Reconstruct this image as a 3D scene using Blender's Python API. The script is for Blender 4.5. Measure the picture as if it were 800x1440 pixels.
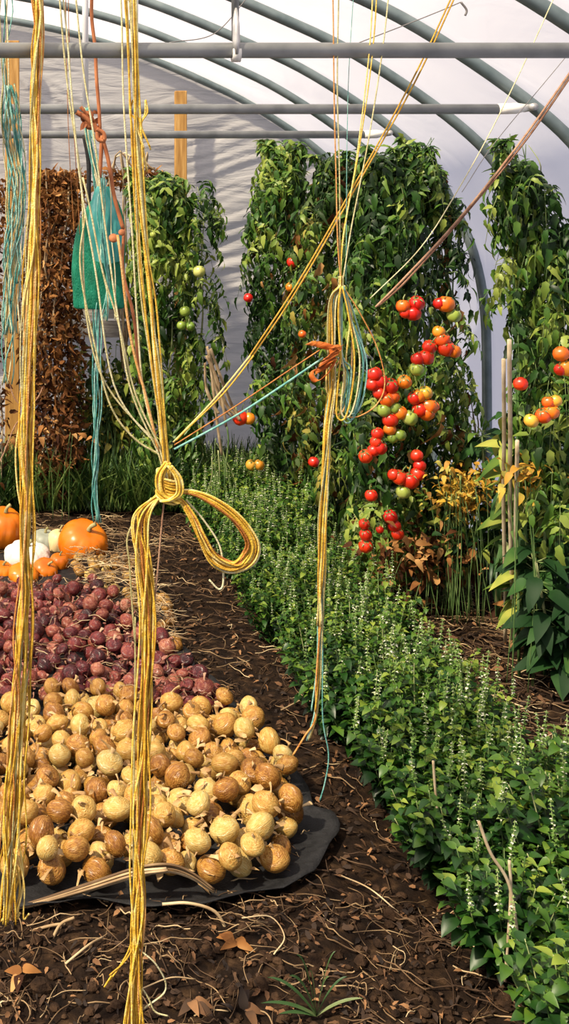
import bpy, math, random
import numpy as np
from mathutils import Vector, noise, Matrix

for o in list(bpy.data.objects): bpy.data.objects.remove(o)
S = bpy.context.scene
C = S.collection
random.seed(7); RNG = np.random.default_rng(11)
R = math.radians

# ---------------------------------------------------------------- camera, world, sun, exposure
FPX, CX, CY, HC = 1640.0, 66.0, 280.0, 1.8       # view: level camera, shifted lens
cd = bpy.data.cameras.new('camera'); cam = bpy.data.objects.new('camera', cd); C.objects.link(cam)
cam.location = (0, 0, HC); cam.rotation_euler = (R(90), 0, 0)
cd.sensor_fit = 'VERTICAL'; cd.sensor_height = 36; cd.lens = 36*FPX/1440
cd.shift_x = (400-CX)/1440; cd.shift_y = -(720-CY)/1440
cd.clip_start = .05; cd.clip_end = 100
S.camera = cam
W = bpy.data.worlds.new('sky'); S.world = W; W.use_nodes = True
bg = W.node_tree.nodes['Background']; bg.inputs[0].default_value = (.86, .85, .97, 1); bg.inputs[1].default_value = .66
sd = bpy.data.lights.new('sun', 'SUN'); sun = bpy.data.objects.new('sun', sd); C.objects.link(sun)
sd.energy = 17; sd.color = (1, .86, .62); sd.angle = R(2.5)
sun.rotation_euler = Vector((-.52, -.40, .76)).to_track_quat('Z', 'Y').to_euler()
V = S.view_settings
V.view_transform = 'Standard'; V.look = 'None'; V.gamma = 1; V.use_curve_mapping = False; V.exposure = 0

# ---------------------------------------------------------------- helpers
def P(px, py, Y):                                # where a sight line meets depth Y
    return Vector(((px-CX)*Y/FPX, Y, HC-(py-CY)*Y/FPX))
def G(px, py):                                   # point on the ground
    Y = FPX*HC/(py-CY); return Vector(((px-CX)*Y/FPX, Y, 0))
def tag(o, label=None, cat=None, group=None, kind=None):
    for k, v in (('label', label), ('category', cat), ('group', group), ('kind', kind)):
        if v: o[k] = v
    return o
def thing(name, loc, label, cat, group=None):
    o = bpy.data.objects.new(name, None); C.objects.link(o); o.location = loc; o.empty_display_size = .05
    return tag(o, label, cat, group)
class MB:
    def __init__(s): s.v = []; s.f = []; s.m = []; s.t = []
    def add(s, v, f, mi=0, tone=.5):
        b = len(s.v); s.v += [tuple(p) for p in v]; s.f += [tuple(i+b for i in q) for q in f]
        s.m += [mi]*len(f); s.t += ([tone]*len(v) if not hasattr(tone, '__len__') else list(tone))
    def tube(s, pts, r, n=6, mi=0, tone=.5, flat=1, cap=True):
        pts = [Vector(p) for p in pts]; N = len(pts)
        rr = r if hasattr(r, '__len__') else [r]*N
        v = []; f = []; up = None
        for i in range(N):
            t = (pts[min(i+1, N-1)]-pts[max(i-1, 0)])
            t = t.normalized() if t.length > 1e-9 else Vector((0, 0, 1))
            if up is None:
                up = Vector((0, 0, 1)) if abs(t.z) < .9 else Vector((1, 0, 0))
            a = (up-t*up.dot(t))
            a = a.normalized() if a.length > 1e-6 else t.orthogonal().normalized()
            up = a; b = t.cross(a)
            for k in range(n):
                w = 2*math.pi*k/n
                v.append(pts[i]+(a*math.cos(w)*flat+b*math.sin(w))*rr[i])
        for i in range(N-1):
            for k in range(n):
                f.append((i*n+k, i*n+(k+1) % n, (i+1)*n+(k+1) % n, (i+1)*n+k))
        if cap:
            f.append(tuple(range(n-1, -1, -1))); f.append(tuple((N-1)*n+k for k in range(n)))
        s.add(v, f, mi, tone)
    def lathe(s, prof, n=20, mi=0, M=None, lump=0, seed=0, rib=None, tone=.5):
        v = []; f = []
        for i, (r, z) in enumerate(prof):
            for k in range(n):
                w = 2*math.pi*k/n; q = r
                if rib: q *= 1-rib[1]*abs(math.cos(rib[0]*w/2))**6*min(1, r/max(p[0] for p in prof)*1.3)
                p = Vector((q*math.cos(w), q*math.sin(w), z))
                if lump: p *= 1+lump*noise.noise(p*22+Vector((seed*3.1, seed, 0)))
                v.append(M @ p if M else p)
        for i in range(len(prof)-1):
            for k in range(n): f.append((i*n+k, i*n+(k+1) % n, (i+1)*n+(k+1) % n, (i+1)*n+k))
        f.append(tuple(range(n-1, -1, -1))); f.append(tuple((len(prof)-1)*n+k for k in range(n)))
        s.add(v, f, mi, tone)
    def box(s, c, h, M=None, mi=0):
        v = [Vector((c[0]+sx*h[0], c[1]+sy*h[1], c[2]+sz*h[2])) for sx in (-1, 1) for sy in (-1, 1) for sz in (-1, 1)]
        if M: v = [M @ p for p in v]
        s.add(v, [(0, 1, 3, 2), (4, 6, 7, 5), (0, 4, 5, 1), (2, 3, 7, 6), (0, 2, 6, 4), (1, 5, 7, 3)], mi)
    def build(s, name, mats, parent=None, smooth=True, local=True):
        me = bpy.data.meshes.new(name)
        off = Vector((0, 0, 0))
        if parent is not None and local:
            off = Vector(parent.location); p = parent.parent
            while p is not None: off += Vector(p.location); p = p.parent
        vv = np.array(s.v, dtype=float).reshape(-1, 3)-np.array(off)
        me.from_pydata(vv.tolist(), [], s.f)
        for m in (mats if isinstance(mats, (list, tuple)) else [mats]): me.materials.append(m)
        me.polygons.foreach_set('material_index', s.m)
        me.polygons.foreach_set('use_smooth', [smooth]*len(s.f))
        a = me.attributes.new('tone', 'FLOAT', 'POINT'); a.data.foreach_set('value', [float(x) for x in s.t])
        o = bpy.data.objects.new(name, me); C.objects.link(o)
        if parent is not None: o.parent = parent
        return o
def place(o):                                    # move a mesh thing's origin to its base centre
    me = o.data; n = len(me.vertices); a = np.empty(n*3); me.vertices.foreach_get('co', a); a = a.reshape(-1, 3)
    c = (a.min(0)+a.max(0))/2; c[2] = a[:, 2].min()
    me.vertices.foreach_set('co', (a-c).ravel()); o.location = Vector(c); return o
def cr(pts, n=8):                                # Catmull-Rom through points
    p = [Vector(q) for q in pts]; p = [p[0]*2-p[1]]+p+[p[-1]*2-p[-2]]; out = []
    for i in range(1, len(p)-2):
        for k in range(n):
            t = k/n; a, b, c, d = p[i-1:i+3]
            out.append(.5*((2*b)+(c-a)*t+(2*a-5*b+4*c-d)*t*t+(3*b-a-3*c+d)*t**3))
    out.append(p[-2]); return out
def wob(pts, amp, fr=2.0, seed=0):
    out = []; L = 0
    for i, p in enumerate(pts):
        if i: L += (pts[i]-pts[i-1]).length
        s = L*fr
        out.append(p+Vector((noise.noise((s, seed*7.3, .1)), noise.noise((s, seed*5.1, 9.7))*.8, noise.noise((s, seed*3.3, 20.1))*.3))*amp)
    return out

# vectorised leaves -------------------------------------------------------
def leaf_template(w=.42, serr=.0, n=4, fold=.12, curl=.35):
    """x along the leaf 0..1, y across; returns verts, faces"""
    v = []; f = []
    for i in range(n+1):
        t = i/n; hw = w*(math.sin(math.pi*t**.75))**.85 if 0 < t < 1 else .0
        if serr and 0 < i < n: hw *= (1+serr*(1 if i % 2 else -1))
        zc = -curl*t*t
        v += [(t, -hw, zc+fold*hw*2), (t, 0, zc), (t, hw, zc+fold*hw*2)]
    for i in range(n):
        a = 3*i; f += [(a, a+1, a+4, a+3), (a+1, a+2, a+5, a+4)]
    return np.array(v), f
def leaves(mb, tmpl, pos, dirs, nrm, size, tone, mi=0):
    tv, tf = tmpl; pos = np.asarray(pos, float); d = np.asarray(dirs, float); nn = np.asarray(nrm, float)
    if len(pos) == 0: return
    d /= np.linalg.norm(d, axis=1, keepdims=True)+1e-9
    b = np.cross(nn, d); b /= np.linalg.norm(b, axis=1, keepdims=True)+1e-9
    nn = np.cross(d, b); size = np.asarray(size, float)[:, None, None]
    vv = pos[:, None, :]+size*(tv[None, :, 0:1]*d[:, None, :]+tv[None, :, 1:2]*b[:, None, :]+tv[None, :, 2:3]*nn[:, None, :])
    K = len(tv); N = len(pos); base = len(mb.v)
    mb.v += [tuple(x) for x in vv.reshape(-1, 3).tolist()]
    for i in range(N):
        o = base+i*K
        mb.f += [tuple(q+o for q in face) for face in tf]
    mb.m += [mi]*(N*len(tf)); mb.t += np.repeat(np.asarray(tone, float), K).tolist()

# ---------------------------------------------------------------- materials
MATS = {}
def nm(name):
    m = bpy.data.materials.new(name); m.use_nodes = True; m.node_tree.nodes.clear()
    N = m.node_tree.nodes; L = m.node_tree.links
    return m, N, L, N.new('ShaderNodeOutputMaterial')
def ramp(N, stops):
    r = N.new('ShaderNodeValToRGB'); e = r.color_ramp.elements
    while len(e) < len(stops): e.new(.5)
    for i, (p, c) in enumerate(stops): e[i].position = p; e[i].color = (*c, 1)
    return r
def mat(name, stops, scale=8, rough=.6, bump=0, bscale=None, spec=.4, metal=0, detail=4, stretch=None, trans=None, tone=None, objrand=0, sss=0, coat=0):
    """principled with a noise driven colour ramp; tone: mixes the leaf tone attribute in; objrand: per-object shift"""
    m, N, L, out = nm(name)
    b = N.new('ShaderNodeBsdfPrincipled'); tc = N.new('ShaderNodeTexCoord'); mp = N.new('ShaderNodeMapping')
    L.new(tc.outputs['Object'], mp.inputs[0])
    if stretch: mp.inputs['Scale'].default_value = stretch
    nz = N.new('ShaderNodeTexNoise'); nz.inputs['Scale'].default_value = scale; nz.inputs['Detail'].default_value = detail
    L.new(mp.outputs[0], nz.inputs['Vector'])
    src = nz.outputs['Fac']
    def add(a, bsock, k, c0):
        mt = N.new('ShaderNodeMath'); mt.operation = 'MULTIPLY_ADD'; L.new(bsock, mt.inputs[0]); mt.inputs[1].default_value = k; mt.inputs[2].default_value = -k*.5+c0
        ad = N.new('ShaderNodeMath'); ad.operation = 'ADD'; L.new(a, ad.inputs[0]); L.new(mt.outputs[0], ad.inputs[1]); return ad.outputs[0]
    if tone:
        at = N.new('ShaderNodeAttribute'); at.attribute_name = 'tone'; src = add(src, at.outputs['Fac'], tone, 0)
    if objrand:
        oi = N.new('ShaderNodeObjectInfo'); src = add(src, oi.outputs['Random'], objrand, 0)
    r = ramp(N, stops); L.new(src, r.inputs[0]); L.new(r.outputs[0], b.inputs['Base Color'])
    b.inputs['Roughness'].default_value = rough; b.inputs['Metallic'].default_value = metal
    b.inputs['Specular IOR Level'].default_value = spec; b.inputs['Coat Weight'].default_value = coat
    if sss: b.inputs['Subsurface Weight'].default_value = sss; b.inputs['Subsurface Radius'].default_value = (.02, .008, .004)
    if bump:
        n2 = N.new('ShaderNodeTexNoise'); n2.inputs['Scale'].default_value = bscale or scale*4; n2.inputs['Detail'].default_value = 5
        L.new(mp.outputs[0], n2.inputs['Vector'])
        bp = N.new('ShaderNodeBump'); bp.inputs['Strength'].default_value = bump; bp.inputs['Distance'].default_value = .01
        L.new(n2.outputs['Fac'], bp.inputs['Height']); L.new(bp.outputs[0], b.inputs['Normal'])
    if trans:
        t = N.new('ShaderNodeBsdfTranslucent'); L.new(r.outputs[0], t.inputs['Color'])
        mx = N.new('ShaderNodeMixShader'); mx.inputs[0].default_value = trans
        L.new(b.outputs[0], mx.inputs[1]); L.new(t.outputs[0], mx.inputs[2]); L.new(mx.outputs[0], out.inputs[0])
    else: L.new(b.outputs[0], out.inputs[0])
    return m
def film(name, col, tr, tl, rough=.35, bump=.3, scale=3, stretch=(1, 1, 1)):
    m, N, L, out = nm(name)
    tc = N.new('ShaderNodeTexCoord'); mp = N.new('ShaderNodeMapping'); mp.inputs['Scale'].default_value = stretch
    L.new(tc.outputs['Object'], mp.inputs[0])
    nz = N.new('ShaderNodeTexNoise'); nz.inputs['Scale'].default_value = scale; nz.inputs['Detail'].default_value = 6; nz.inputs['Distortion'].default_value = .6
    L.new(mp.outputs[0], nz.inputs['Vector'])
    bp = N.new('ShaderNodeBump'); bp.inputs['Strength'].default_value = bump; bp.inputs['Distance'].default_value = .03; L.new(nz.outputs['Fac'], bp.inputs['Height'])
    b = N.new('ShaderNodeBsdfPrincipled'); b.inputs['Base Color'].default_value = (*col, 1); b.inputs['Roughness'].default_value = rough
    L.new(bp.outputs[0], b.inputs['Normal'])
    t = N.new('ShaderNodeBsdfTranslucent'); t.inputs['Color'].default_value = (*col, 1); L.new(bp.outputs[0], t.inputs['Normal'])
    tp = N.new('ShaderNodeBsdfTransparent'); tp.inputs['Color'].default_value = (.97, .97, 1, 1)
    m1 = N.new('ShaderNodeMixShader'); m1.inputs[0].default_value = tl; L.new(b.outputs[0], m1.inputs[1]); L.new(t.outputs[0], m1.inputs[2])
    m2 = N.new('ShaderNodeMixShader'); m2.inputs[0].default_value = tr; L.new(m1.outputs[0], m2.inputs[1]); L.new(tp.outputs[0], m2.inputs[2])
    L.new(m2.outputs[0], out.inputs[0]); return m
M = {}
M['film'] = film('polythene', (.78, .765, .84), .42, .62, bump=.5, scale=1.6)
M['endfilm'] = film('end_polythene', (.47, .455, .44), .06, .36, bump=1.0, scale=5, stretch=(.5, 1, 2.5))
M['soil'] = mat('soil', [(.25, (.004, .0025, .002)), (.5, (.014, .008, .005)), (.64, (.034, .019, .010)), (.82, (.09, .052, .028))], scale=22, rough=.95, bump=1, bscale=60, spec=.1, detail=9)
M['clod'] = mat('clod', [(.3, (.012, .007, .005)), (.6, (.05, .028, .016)), (.8, (.10, .06, .035))], scale=30, rough=.95, bump=.8, spec=.1)
M['galv'] = mat('galvanised', [(.3, (.10, .14, .15)), (.7, (.22, .27, .28))], scale=9, rough=.42, metal=.35, spec=.5)
M['galvd'] = mat('galvanised_bar', [(.3, (.20, .21, .21)), (.7, (.31, .32, .32))], scale=14, rough=.45, metal=.3, spec=.4)
M['white_pipe'] = mat('white_pipe', [(.3, (.62, .62, .64)), (.7, (.75, .75, .76))], rough=.4)
M['clamp'] = mat('clamp_steel', [(.3, (.35, .35, .36)), (.7, (.6, .6, .6))], scale=30, rough=.4, metal=.5)
M['tape'] = mat('white_tape', [(.3, (.7, .69, .66)), (.7, (.85, .84, .8))], scale=30, rough=.6)
M['wood'] = mat('pine_post', [(.3, (.30, .15, .035)), (.55, (.44, .24, .065)), (.75, (.54, .33, .12))], scale=12, rough=.6, stretch=(6, 6, .5), bump=.3)
M['oldwood'] = mat('weathered_board', [(.3, (.20, .18, .16)), (.6, (.42, .39, .36)), (.8, (.55, .52, .48))], scale=12, rough=.85, stretch=(.6, 6, 6), bump=.5)
M['leaf'] = mat('tomato_leaf', [(.18, (.009, .030, .006)), (.40, (.032, .100, .013)), (.60, (.100, .195, .026)), (.83, (.27, .34, .06))], scale=5, rough=.45, trans=.28, tone=.95, spec=.4)
M['leaf2'] = mat('tomato_leaf_yellowing', [(.22, (.022, .05, .010)), (.45, (.075, .13, .02)), (.62, (.18, .22, .03)), (.8, (.40, .33, .07))], scale=5, rough=.55, trans=.28, tone=.8, spec=.3)
M['dead'] = mat('dried_leaf', [(.2, (.040, .014, .006)), (.42, (.13, .048, .014)), (.62, (.32, .14, .04)), (.85, (.52, .29, .11))], scale=7, rough=.8, trans=.2, tone=.8, spec=.2)
M['yellowleaf'] = mat('yellow_leaf', [(.2, (.22, .11, .015)), (.45, (.50, .26, .025)), (.65, (.62, .38, .04)), (.8, (.45, .40, .08))], scale=9, rough=.6, trans=.25, tone=.7)
M['stem'] = mat('green_stem', [(.3, (.06, .12, .03)), (.6, (.17, .24, .08)), (.8, (.32, .34, .16))], scale=12, rough=.6, tone=.5)
M['drystem'] = mat('dry_stem', [(.3, (.16, .10, .05)), (.6, (.36, .27, .16)), (.8, (.55, .46, .32))], scale=15, rough=.8, tone=.6)
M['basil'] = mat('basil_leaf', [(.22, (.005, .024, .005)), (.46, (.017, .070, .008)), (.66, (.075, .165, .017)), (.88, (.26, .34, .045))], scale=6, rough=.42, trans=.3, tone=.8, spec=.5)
M['basilflower'] = mat('basil_flower', [(.3, (.13, .24, .05)), (.6, (.32, .42, .14)), (.85, (.80, .80, .66))], scale=20, rough=.6, trans=.3, tone=1.0)
M['pepperleaf'] = mat('broad_leaf', [(.2, (.010, .040, .010)), (.45, (.030, .095, .018)), (.65, (.12, .20, .03)), (.82, (.40, .42, .08))], scale=4, rough=.6, trans=.25, tone=.8, spec=.25)
M['strap'] = mat('strap_leaf', [(.2, (.02, .06, .02)), (.5, (.06, .13, .04)), (.75, (.28, .32, .14))], scale=6, rough=.45, trans=.25, tone=.7, stretch=(1, 1, .4))
M['grass'] = mat('grass', [(.2, (.012, .04, .008)), (.5, (.05, .12, .018)), (.8, (.18, .26, .06))], scale=5, rough=.6, trans=.3, tone=.8)
M['straw'] = mat('straw', [(.15, (.045, .022, .010)), (.42, (.13, .075, .035)), (.65, (.34, .23, .12)), (.88, (.60, .47, .28))], scale=9, rough=.75, tone=.9)
M['litter'] = mat('leaf_litter', [(.2, (.014, .007, .004)), (.5, (.045, .022, .010)), (.72, (.12, .055, .022)), (.9, (.24, .12, .05))], scale=9, rough=.85, tone=.9)
M['cloth'] = mat('black_cloth', [(.3, (.006, .006, .007)), (.7, (.018, .018, .02))], scale=40, rough=.7, bump=.3, spec=.3)
def twine(name, a, b, c): return mat(name, [(.25, a), (.5, b), (.75, c)], scale=60, rough=.5, tone=.55, spec=.4, bump=.4, bscale=300, trans=.12)
M['ty'] = twine('yellow_twine', (.55, .30, .025), (.80, .53, .06), (.88, .70, .25))
M['tp'] = twine('pale_twine', (.40, .36, .16), (.60, .54, .27), (.76, .72, .46))
M['tt'] = twine('teal_twine', (.05, .24, .21), (.14, .40, .36), (.36, .60, .53))
M['to'] = twine('orange_twine', (.40, .14, .03), (.62, .27, .06), (.72, .42, .16))
M['tr'] = twine('brown_twine', (.20, .09, .05), (.34, .17, .10), (.48, .29, .18))
M['tape_o'] = mat('orange_ribbon', [(.3, (.62, .13, .02)), (.6, (.82, .27, .05)), (.8, (.88, .44, .16))], scale=30, rough=.5, trans=.35)
M['vine'] = mat('dry_vine', [(.3, (.22, .06, .02)), (.6, (.45, .16, .06)), (.8, (.58, .28, .13))], scale=20, rough=.7)
M['netgreen'] = mat('green_netting', [(.3, (.002, .13, .065)), (.55, (.008, .26, .15)), (.75, (.04, .42, .28))], scale=12, rough=.45, trans=.35, bump=.6, bscale=120, stretch=(3, 3, 1))
M['netblue'] = mat('teal_plastic', [(.3, (.03, .28, .26)), (.6, (.12, .48, .46)), (.8, (.42, .68, .68))], scale=14, rough=.35, trans=.35, stretch=(4, 4, .7))
M['blacksp'] = mat('black_soot', [(.3, (.01, .01, .01)), (.7, (.03, .03, .03))])
M['wire'] = mat('thin_wire', [(.3, (.12, .11, .11)), (.7, (.2, .19, .19))], rough=.5)
def fruit(name, stops, rough=.3, objrand=.3, scale=5, coat=0): return mat(name, stops, scale=scale, rough=rough, objrand=objrand, spec=.5, coat=coat, sss=.0, detail=2)
M['tom_r'] = fruit('tomato_red', [(.3, (.55, .012, .006)), (.6, (.72, .035, .008)), (.8, (.80, .10, .012))])
M['tom_o'] = fruit('tomato_orange', [(.3, (.72, .08, .008)), (.55, (.80, .20, .012)), (.8, (.78, .36, .03))])
M['tom_y'] = fruit('tomato_yellow', [(.3, (.70, .26, .02)), (.6, (.72, .42, .05)), (.8, (.60, .50, .10))])
M['tom_g'] = fruit('tomato_green', [(.3, (.14, .24, .03)), (.6, (.34, .42, .07)), (.8, (.52, .52, .16))])
def onion_mat(name, stops, rough=.27, k=.42):
    m, N, L, out = nm(name)
    b = N.new('ShaderNodeBsdfPrincipled'); tc = N.new('ShaderNodeTexCoord'); sx = N.new('ShaderNodeSeparateXYZ'); L.new(tc.outputs['Object'], sx.inputs[0])
    at = N.new('ShaderNodeMath'); at.operation = 'ARCTAN2'; L.new(sx.outputs[1], at.inputs[0]); L.new(sx.outputs[0], at.inputs[1])
    oi = N.new('ShaderNodeObjectInfo')
    cb = N.new('ShaderNodeCombineXYZ'); ml = N.new('ShaderNodeMath'); ml.operation = 'MULTIPLY'; ml.inputs[1].default_value = 6; L.new(sx.outputs[2], ml.inputs[0])
    ad = N.new('ShaderNodeMath'); ad.operation = 'MULTIPLY'; ad.inputs[1].default_value = 50; L.new(oi.outputs['Random'], ad.inputs[0])
    L.new(at.outputs[0], cb.inputs[0]); L.new(ml.outputs[0], cb.inputs[1]); L.new(ad.outputs[0], cb.inputs[2])
    n1 = N.new('ShaderNodeTexNoise'); n1.inputs['Scale'].default_value = 3.2; n1.inputs['Detail'].default_value = 3; L.new(cb.outputs[0], n1.inputs['Vector'])
    n2 = N.new('ShaderNodeTexNoise'); n2.inputs['Scale'].default_value = 2.2; n2.inputs['Detail'].default_value = 6; L.new(tc.outputs['Object'], n2.inputs['Vector'])
    s1 = N.new('ShaderNodeMath'); s1.operation = 'MULTIPLY_ADD'; s1.inputs[1].default_value = .5; L.new(n1.outputs['Fac'], s1.inputs[0])
    h = N.new('ShaderNodeMath'); h.operation = 'MULTIPLY'; h.inputs[1].default_value = .5; L.new(n2.outputs['Fac'], h.inputs[0]); L.new(h.outputs[0], s1.inputs[2])
    s2 = N.new('ShaderNodeMath'); s2.operation = 'MULTIPLY_ADD'; s2.inputs[1].default_value = k; s2.inputs[2].default_value = -k/2; L.new(oi.outputs['Random'], s2.inputs[0])
    s3 = N.new('ShaderNodeMath'); s3.operation = 'ADD'; L.new(s1.outputs[0], s3.inputs[0]); L.new(s2.outputs[0], s3.inputs[1])
    r = ramp(N, stops); L.new(s3.outputs[0], r.inputs[0]); L.new(r.outputs[0], b.inputs['Base Color'])
    b.inputs['Roughness'].default_value = rough; b.inputs['Specular IOR Level'].default_value = .5
    bp = N.new('ShaderNodeBump'); bp.inputs['Strength'].default_value = .38; bp.inputs['Distance'].default_value = .05; L.new(n1.outputs['Fac'], bp.inputs['Height']); L.new(bp.outputs[0], b.inputs['Normal'])
    L.new(b.outputs[0], out.inputs[0]); return m
M['on_y'] = onion_mat('yellow_onion_skin', [(.26, (.20, .075, .014)), (.40, (.36, .17, .034)), (.53, (.48, .275, .065)), (.68, (.54, .38, .12)), (.86, (.62, .52, .26))])
M['on_r'] = onion_mat('red_onion_skin', [(.26, (.025, .005, .007)), (.40, (.075, .010, .014)), (.55, (.16, .025, .025)), (.68, (.26, .075, .045)), (.82, (.42, .20, .12))])
M['neck'] = mat('onion_neck', [(.3, (.25, .13, .05)), (.6, (.46, .30, .13)), (.8, (.62, .47, .27))], scale=40, rough=.7, objrand=.4)
M['neckr'] = mat('red_onion_neck', [(.3, (.16, .05, .04)), (.6, (.34, .16, .11)), (.8, (.5, .34, .22))], scale=40, rough=.7, objrand=.4)
M['pump'] = mat('pumpkin_skin', [(.3, (.56, .12, .004)), (.6, (.70, .19, .006)), (.8, (.76, .28, .015))], scale=6, rough=.35, objrand=.2, spec=.5)
M['pumpw'] = mat('white_squash_skin', [(.3, (.66, .62, .54)), (.6, (.80, .77, .70)), (.8, (.86, .84, .80))], scale=14, rough=.5, bump=.4)
M['pumpg'] = mat('grey_squash_skin', [(.3, (.20, .22, .18)), (.6, (.34, .37, .30)), (.8, (.45, .46, .38))], scale=10, rough=.5)
M['pumpc'] = mat('cream_squash_skin', [(.3, (.60, .45, .22)), (.6, (.72, .58, .33)), (.8, (.80, .70, .48))], scale=10, rough=.45)
M['pstem'] = mat('pumpkin_stem', [(.3, (.18, .17, .06)), (.7, (.38, .34, .16))], scale=30, rough=.7)

# ---------------------------------------------------------------- the tunnel
PROF = [(-1.3, 3.02), (-.9, 3.01), (-.5, 2.98), (-.06, 2.91), (.275, 2.83), (.5, 2.76), (.73, 2.67), (.985, 2.56), (1.24, 2.44), (1.5, 2.28), (1.73, 2.11), (1.88, 1.96), (1.985, 1.77), (2.085, 1.535), (2.14, 1.25), (2.15, .85), (2.15, .4), (2.15, -.02)]
XC = -1.3
half = cr([(x, 0, z) for x, z in PROF], 4)
right = [(p.x, p.z) for p in half]
ARCH = [(2*XC-x, z) for x, z in reversed(right[1:])]+right
def top_z(x):
    x = abs(x-XC)+XC
    for (a, za), (b, zb) in zip(right, right[1:]):
        if a <= x <= b and b > a: return za+(zb-za)*(x-a)/(b-a)
    return .02 if x > 2.15 else 3.0
YEND = 7.5
def ground_z(x, y):
    z = .030*noise.noise((x*1.3, y*1.3, 0))+.016*noise.noise((x*6, y*6, 3))+.010*noise.noise((x*17, y*17, 5))
    return z-.012
def flat_bed(x, y):                              # bed level under the onions
    return max(0, min(1, min((x+1.3)/.3, (1.0-x)/.3, (y-2.8)/.15, (6.4-y)/.3)))
def gz(x, y):
    k = flat_bed(x, y); return ground_z(x, y)*(1-k)-.004*k
# floor
mb = MB(); nx, ny = 210, 300; x0, x1, y0, y1 = -4.75, 2.25, -1.2, 7.7
vs = []
for j in range(ny+1):
    for i in range(nx+1):
        # finer towards the right half
        u = i/nx; x = x0+(x1-x0)*(1-(1-u)**1.6); w = j/ny; y = y0+(y1-y0)*w
        vs.append((x, y, gz(x, y)))
mb.add(vs, [(j*(nx+1)+i, j*(nx+1)+i+1, (j+1)*(nx+1)+i+1, (j+1)*(nx+1)+i) for j in range(ny) for i in range(nx)])
fl = mb.build('floor', M['soil']); fl['kind'] = 'structure'
# cover
mb = MB(); ys = []; y = -.7
while y < YEND+.001: ys.append(y); y += .1
K = len(ARCH); vs = []
for y in ys:
    ph = ((y-.1) % .8)/.8; sag = .022*math.sin(math.pi*ph)
    for i, (x, z) in enumerate(ARCH):
        dx, dz = x-XC, z-.9; L_ = math.hypot(dx, max(dz, 0))+1e-6
        n_ = .010*noise.noise((x*2+y*1.2, y*3, z*2))
        e = .032-sag+n_ if z > .05 else .03
        vs.append((x+dx/L_*e, y, z+max(dz, 0)/L_*e))
mb.add(vs, [(j*K+i, j*K+i+1, (j+1)*K+i+1, (j+1)*K+i) for j in range(len(ys)-1) for i in range(K-1)])
mb.build('ceiling', M['film'])['kind'] = 'structure'
# end wall: taut at the top left, folded on the right
mb = MB(); nx, nz_ = 240, 150; vs = []
for j in range(nz_+1):
    for i in range(nx+1):
        u = i/nx; x = -1.6+(2.15+1.6)*u if True else 0; zt = top_z(x)-.01; z = zt*j/nz_
        # folds radiating from a pull point near the roof and near-horizontal sag folds on the right
        dx, dz = x+.35, z-2.75; an = math.atan2(-dz, dx+.001); rr = math.hypot(dx, dz)
        f1 = max(0, noise.noise((an*7, rr*.5, 1)))**1.0*.09*min(1, rr)
        s = z-.30*(x-1.0)+.10*noise.noise((x*1.5, z*1.5, 8))
        f2 = .030*abs(noise.noise((s*11, x*.9, 4)))+.018*noise.noise((s*26, x*1.3, 14))
        k = 1/(1+math.exp(-(x-.75)*7)); edge = min(1, (1-j/nz_)*9, 1)
        vs.append((x, YEND-(f1*(1-k)+f2*k*1.2)*edge, z))
mb.add(vs, [(j*(nx+1)+i, j*(nx+1)+i+1, (j+1)*(nx+1)+i+1, (j+1)*(nx+1)+i) for j in range(nz_) for i in range(nx)])
vs = []
for j in range(41):
    for i in range(31):
        x = -4.75+(4.75-1.6)*i/30; z = (top_z(x)-.01)*j/40; vs.append((x, YEND, z))
mb.add(vs, [(j*31+i, j*31+i+1, (j+1)*31+i+1, (j+1)*31+i) for j in range(40) for i in range(30)])
mb.build('wall_back', M['endfilm'])['kind'] = 'structure'
mb = MB()
for k, (z, h) in enumerate([(1.10, .052), (.98, .052)]): mb.box((-.9, YEND-.14, z), (1.55, .012, h))
o = mb.build('trim_1', M['oldwood'], smooth=False); o['kind'] = 'structure'

# steel hoops
hl = {0: 'galvanised steel hoop nearest the camera, above the thick crossbar', 1: 'galvanised steel hoop crossing the top right corner of the roof',
      2: 'galvanised steel hoop running down to the end of the second crossbar', 3: 'galvanised steel hoop between the ends of the two shorter crossbars',
      4: 'galvanised steel hoop curving down behind the tomatoes on the right wall', 5: 'galvanised steel hoop next to last before the end wall',
      6: 'galvanised steel hoop framing the plastic end wall'}
for k in range(7):
    Y = 2.5+.8*k if k < 6 else YEND-.06
    t = thing('steel_hoop', (XC, Y, 0), hl[k], 'hoop', 'greenhouse hoops')
    mb = MB(); a = [(x, Y, z) for x, z in ARCH]; mb.tube(a, .0235 if k < 6 else .026, 12)
    mb.build('hoop_tube', M['galv'], t)
    for s in (-1, 1):                            # ground sockets
        mb = MB(); x = XC+s*(2.15-XC); mb.tube([(x, Y, -.02), (x, Y, .28)], .029, 10); mb.build('ground_socket', M['clamp'], t)

# crossbars
ZB = 2.1125
def crossbar(Y, xr, lab, r):
    t = thing('crossbar', (XC, Y-.05, ZB), lab, 'crossbar', 'crossbars between the hoops')
    xl = 2*XC-xr
    mb = MB(); mb.tube([(xl+.12, Y-.05, ZB), (xr-.12, Y-.05, ZB)], r, 16); mb.build('bar', M['galvd'], t)
    for s, x in ((1, xr), (-1, xl)):
        mb = MB(); mb.tube([(x-s*.125, Y-.05, ZB), (x-s*.06, Y-.045, ZB+.003), (x-s*.01, Y-.03, ZB+.008)], [r*1.04, r*1.1, r*.6], 12, flat=1)
        mb.build('flattened_end', M['tape'] if s > 0 else M['clamp'], t)
        mb = MB(); mb.tube([(x+.0, Y-.06, ZB+.008), (x+.0, Y+.03, ZB+.008)], r*.75, 12); mb.build('clamp', M['clamp'], t)
    return t
b1 = crossbar(2.5, 1.73, 'thick grey steel crossbar nearest the camera with tied twine', .0165)
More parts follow.
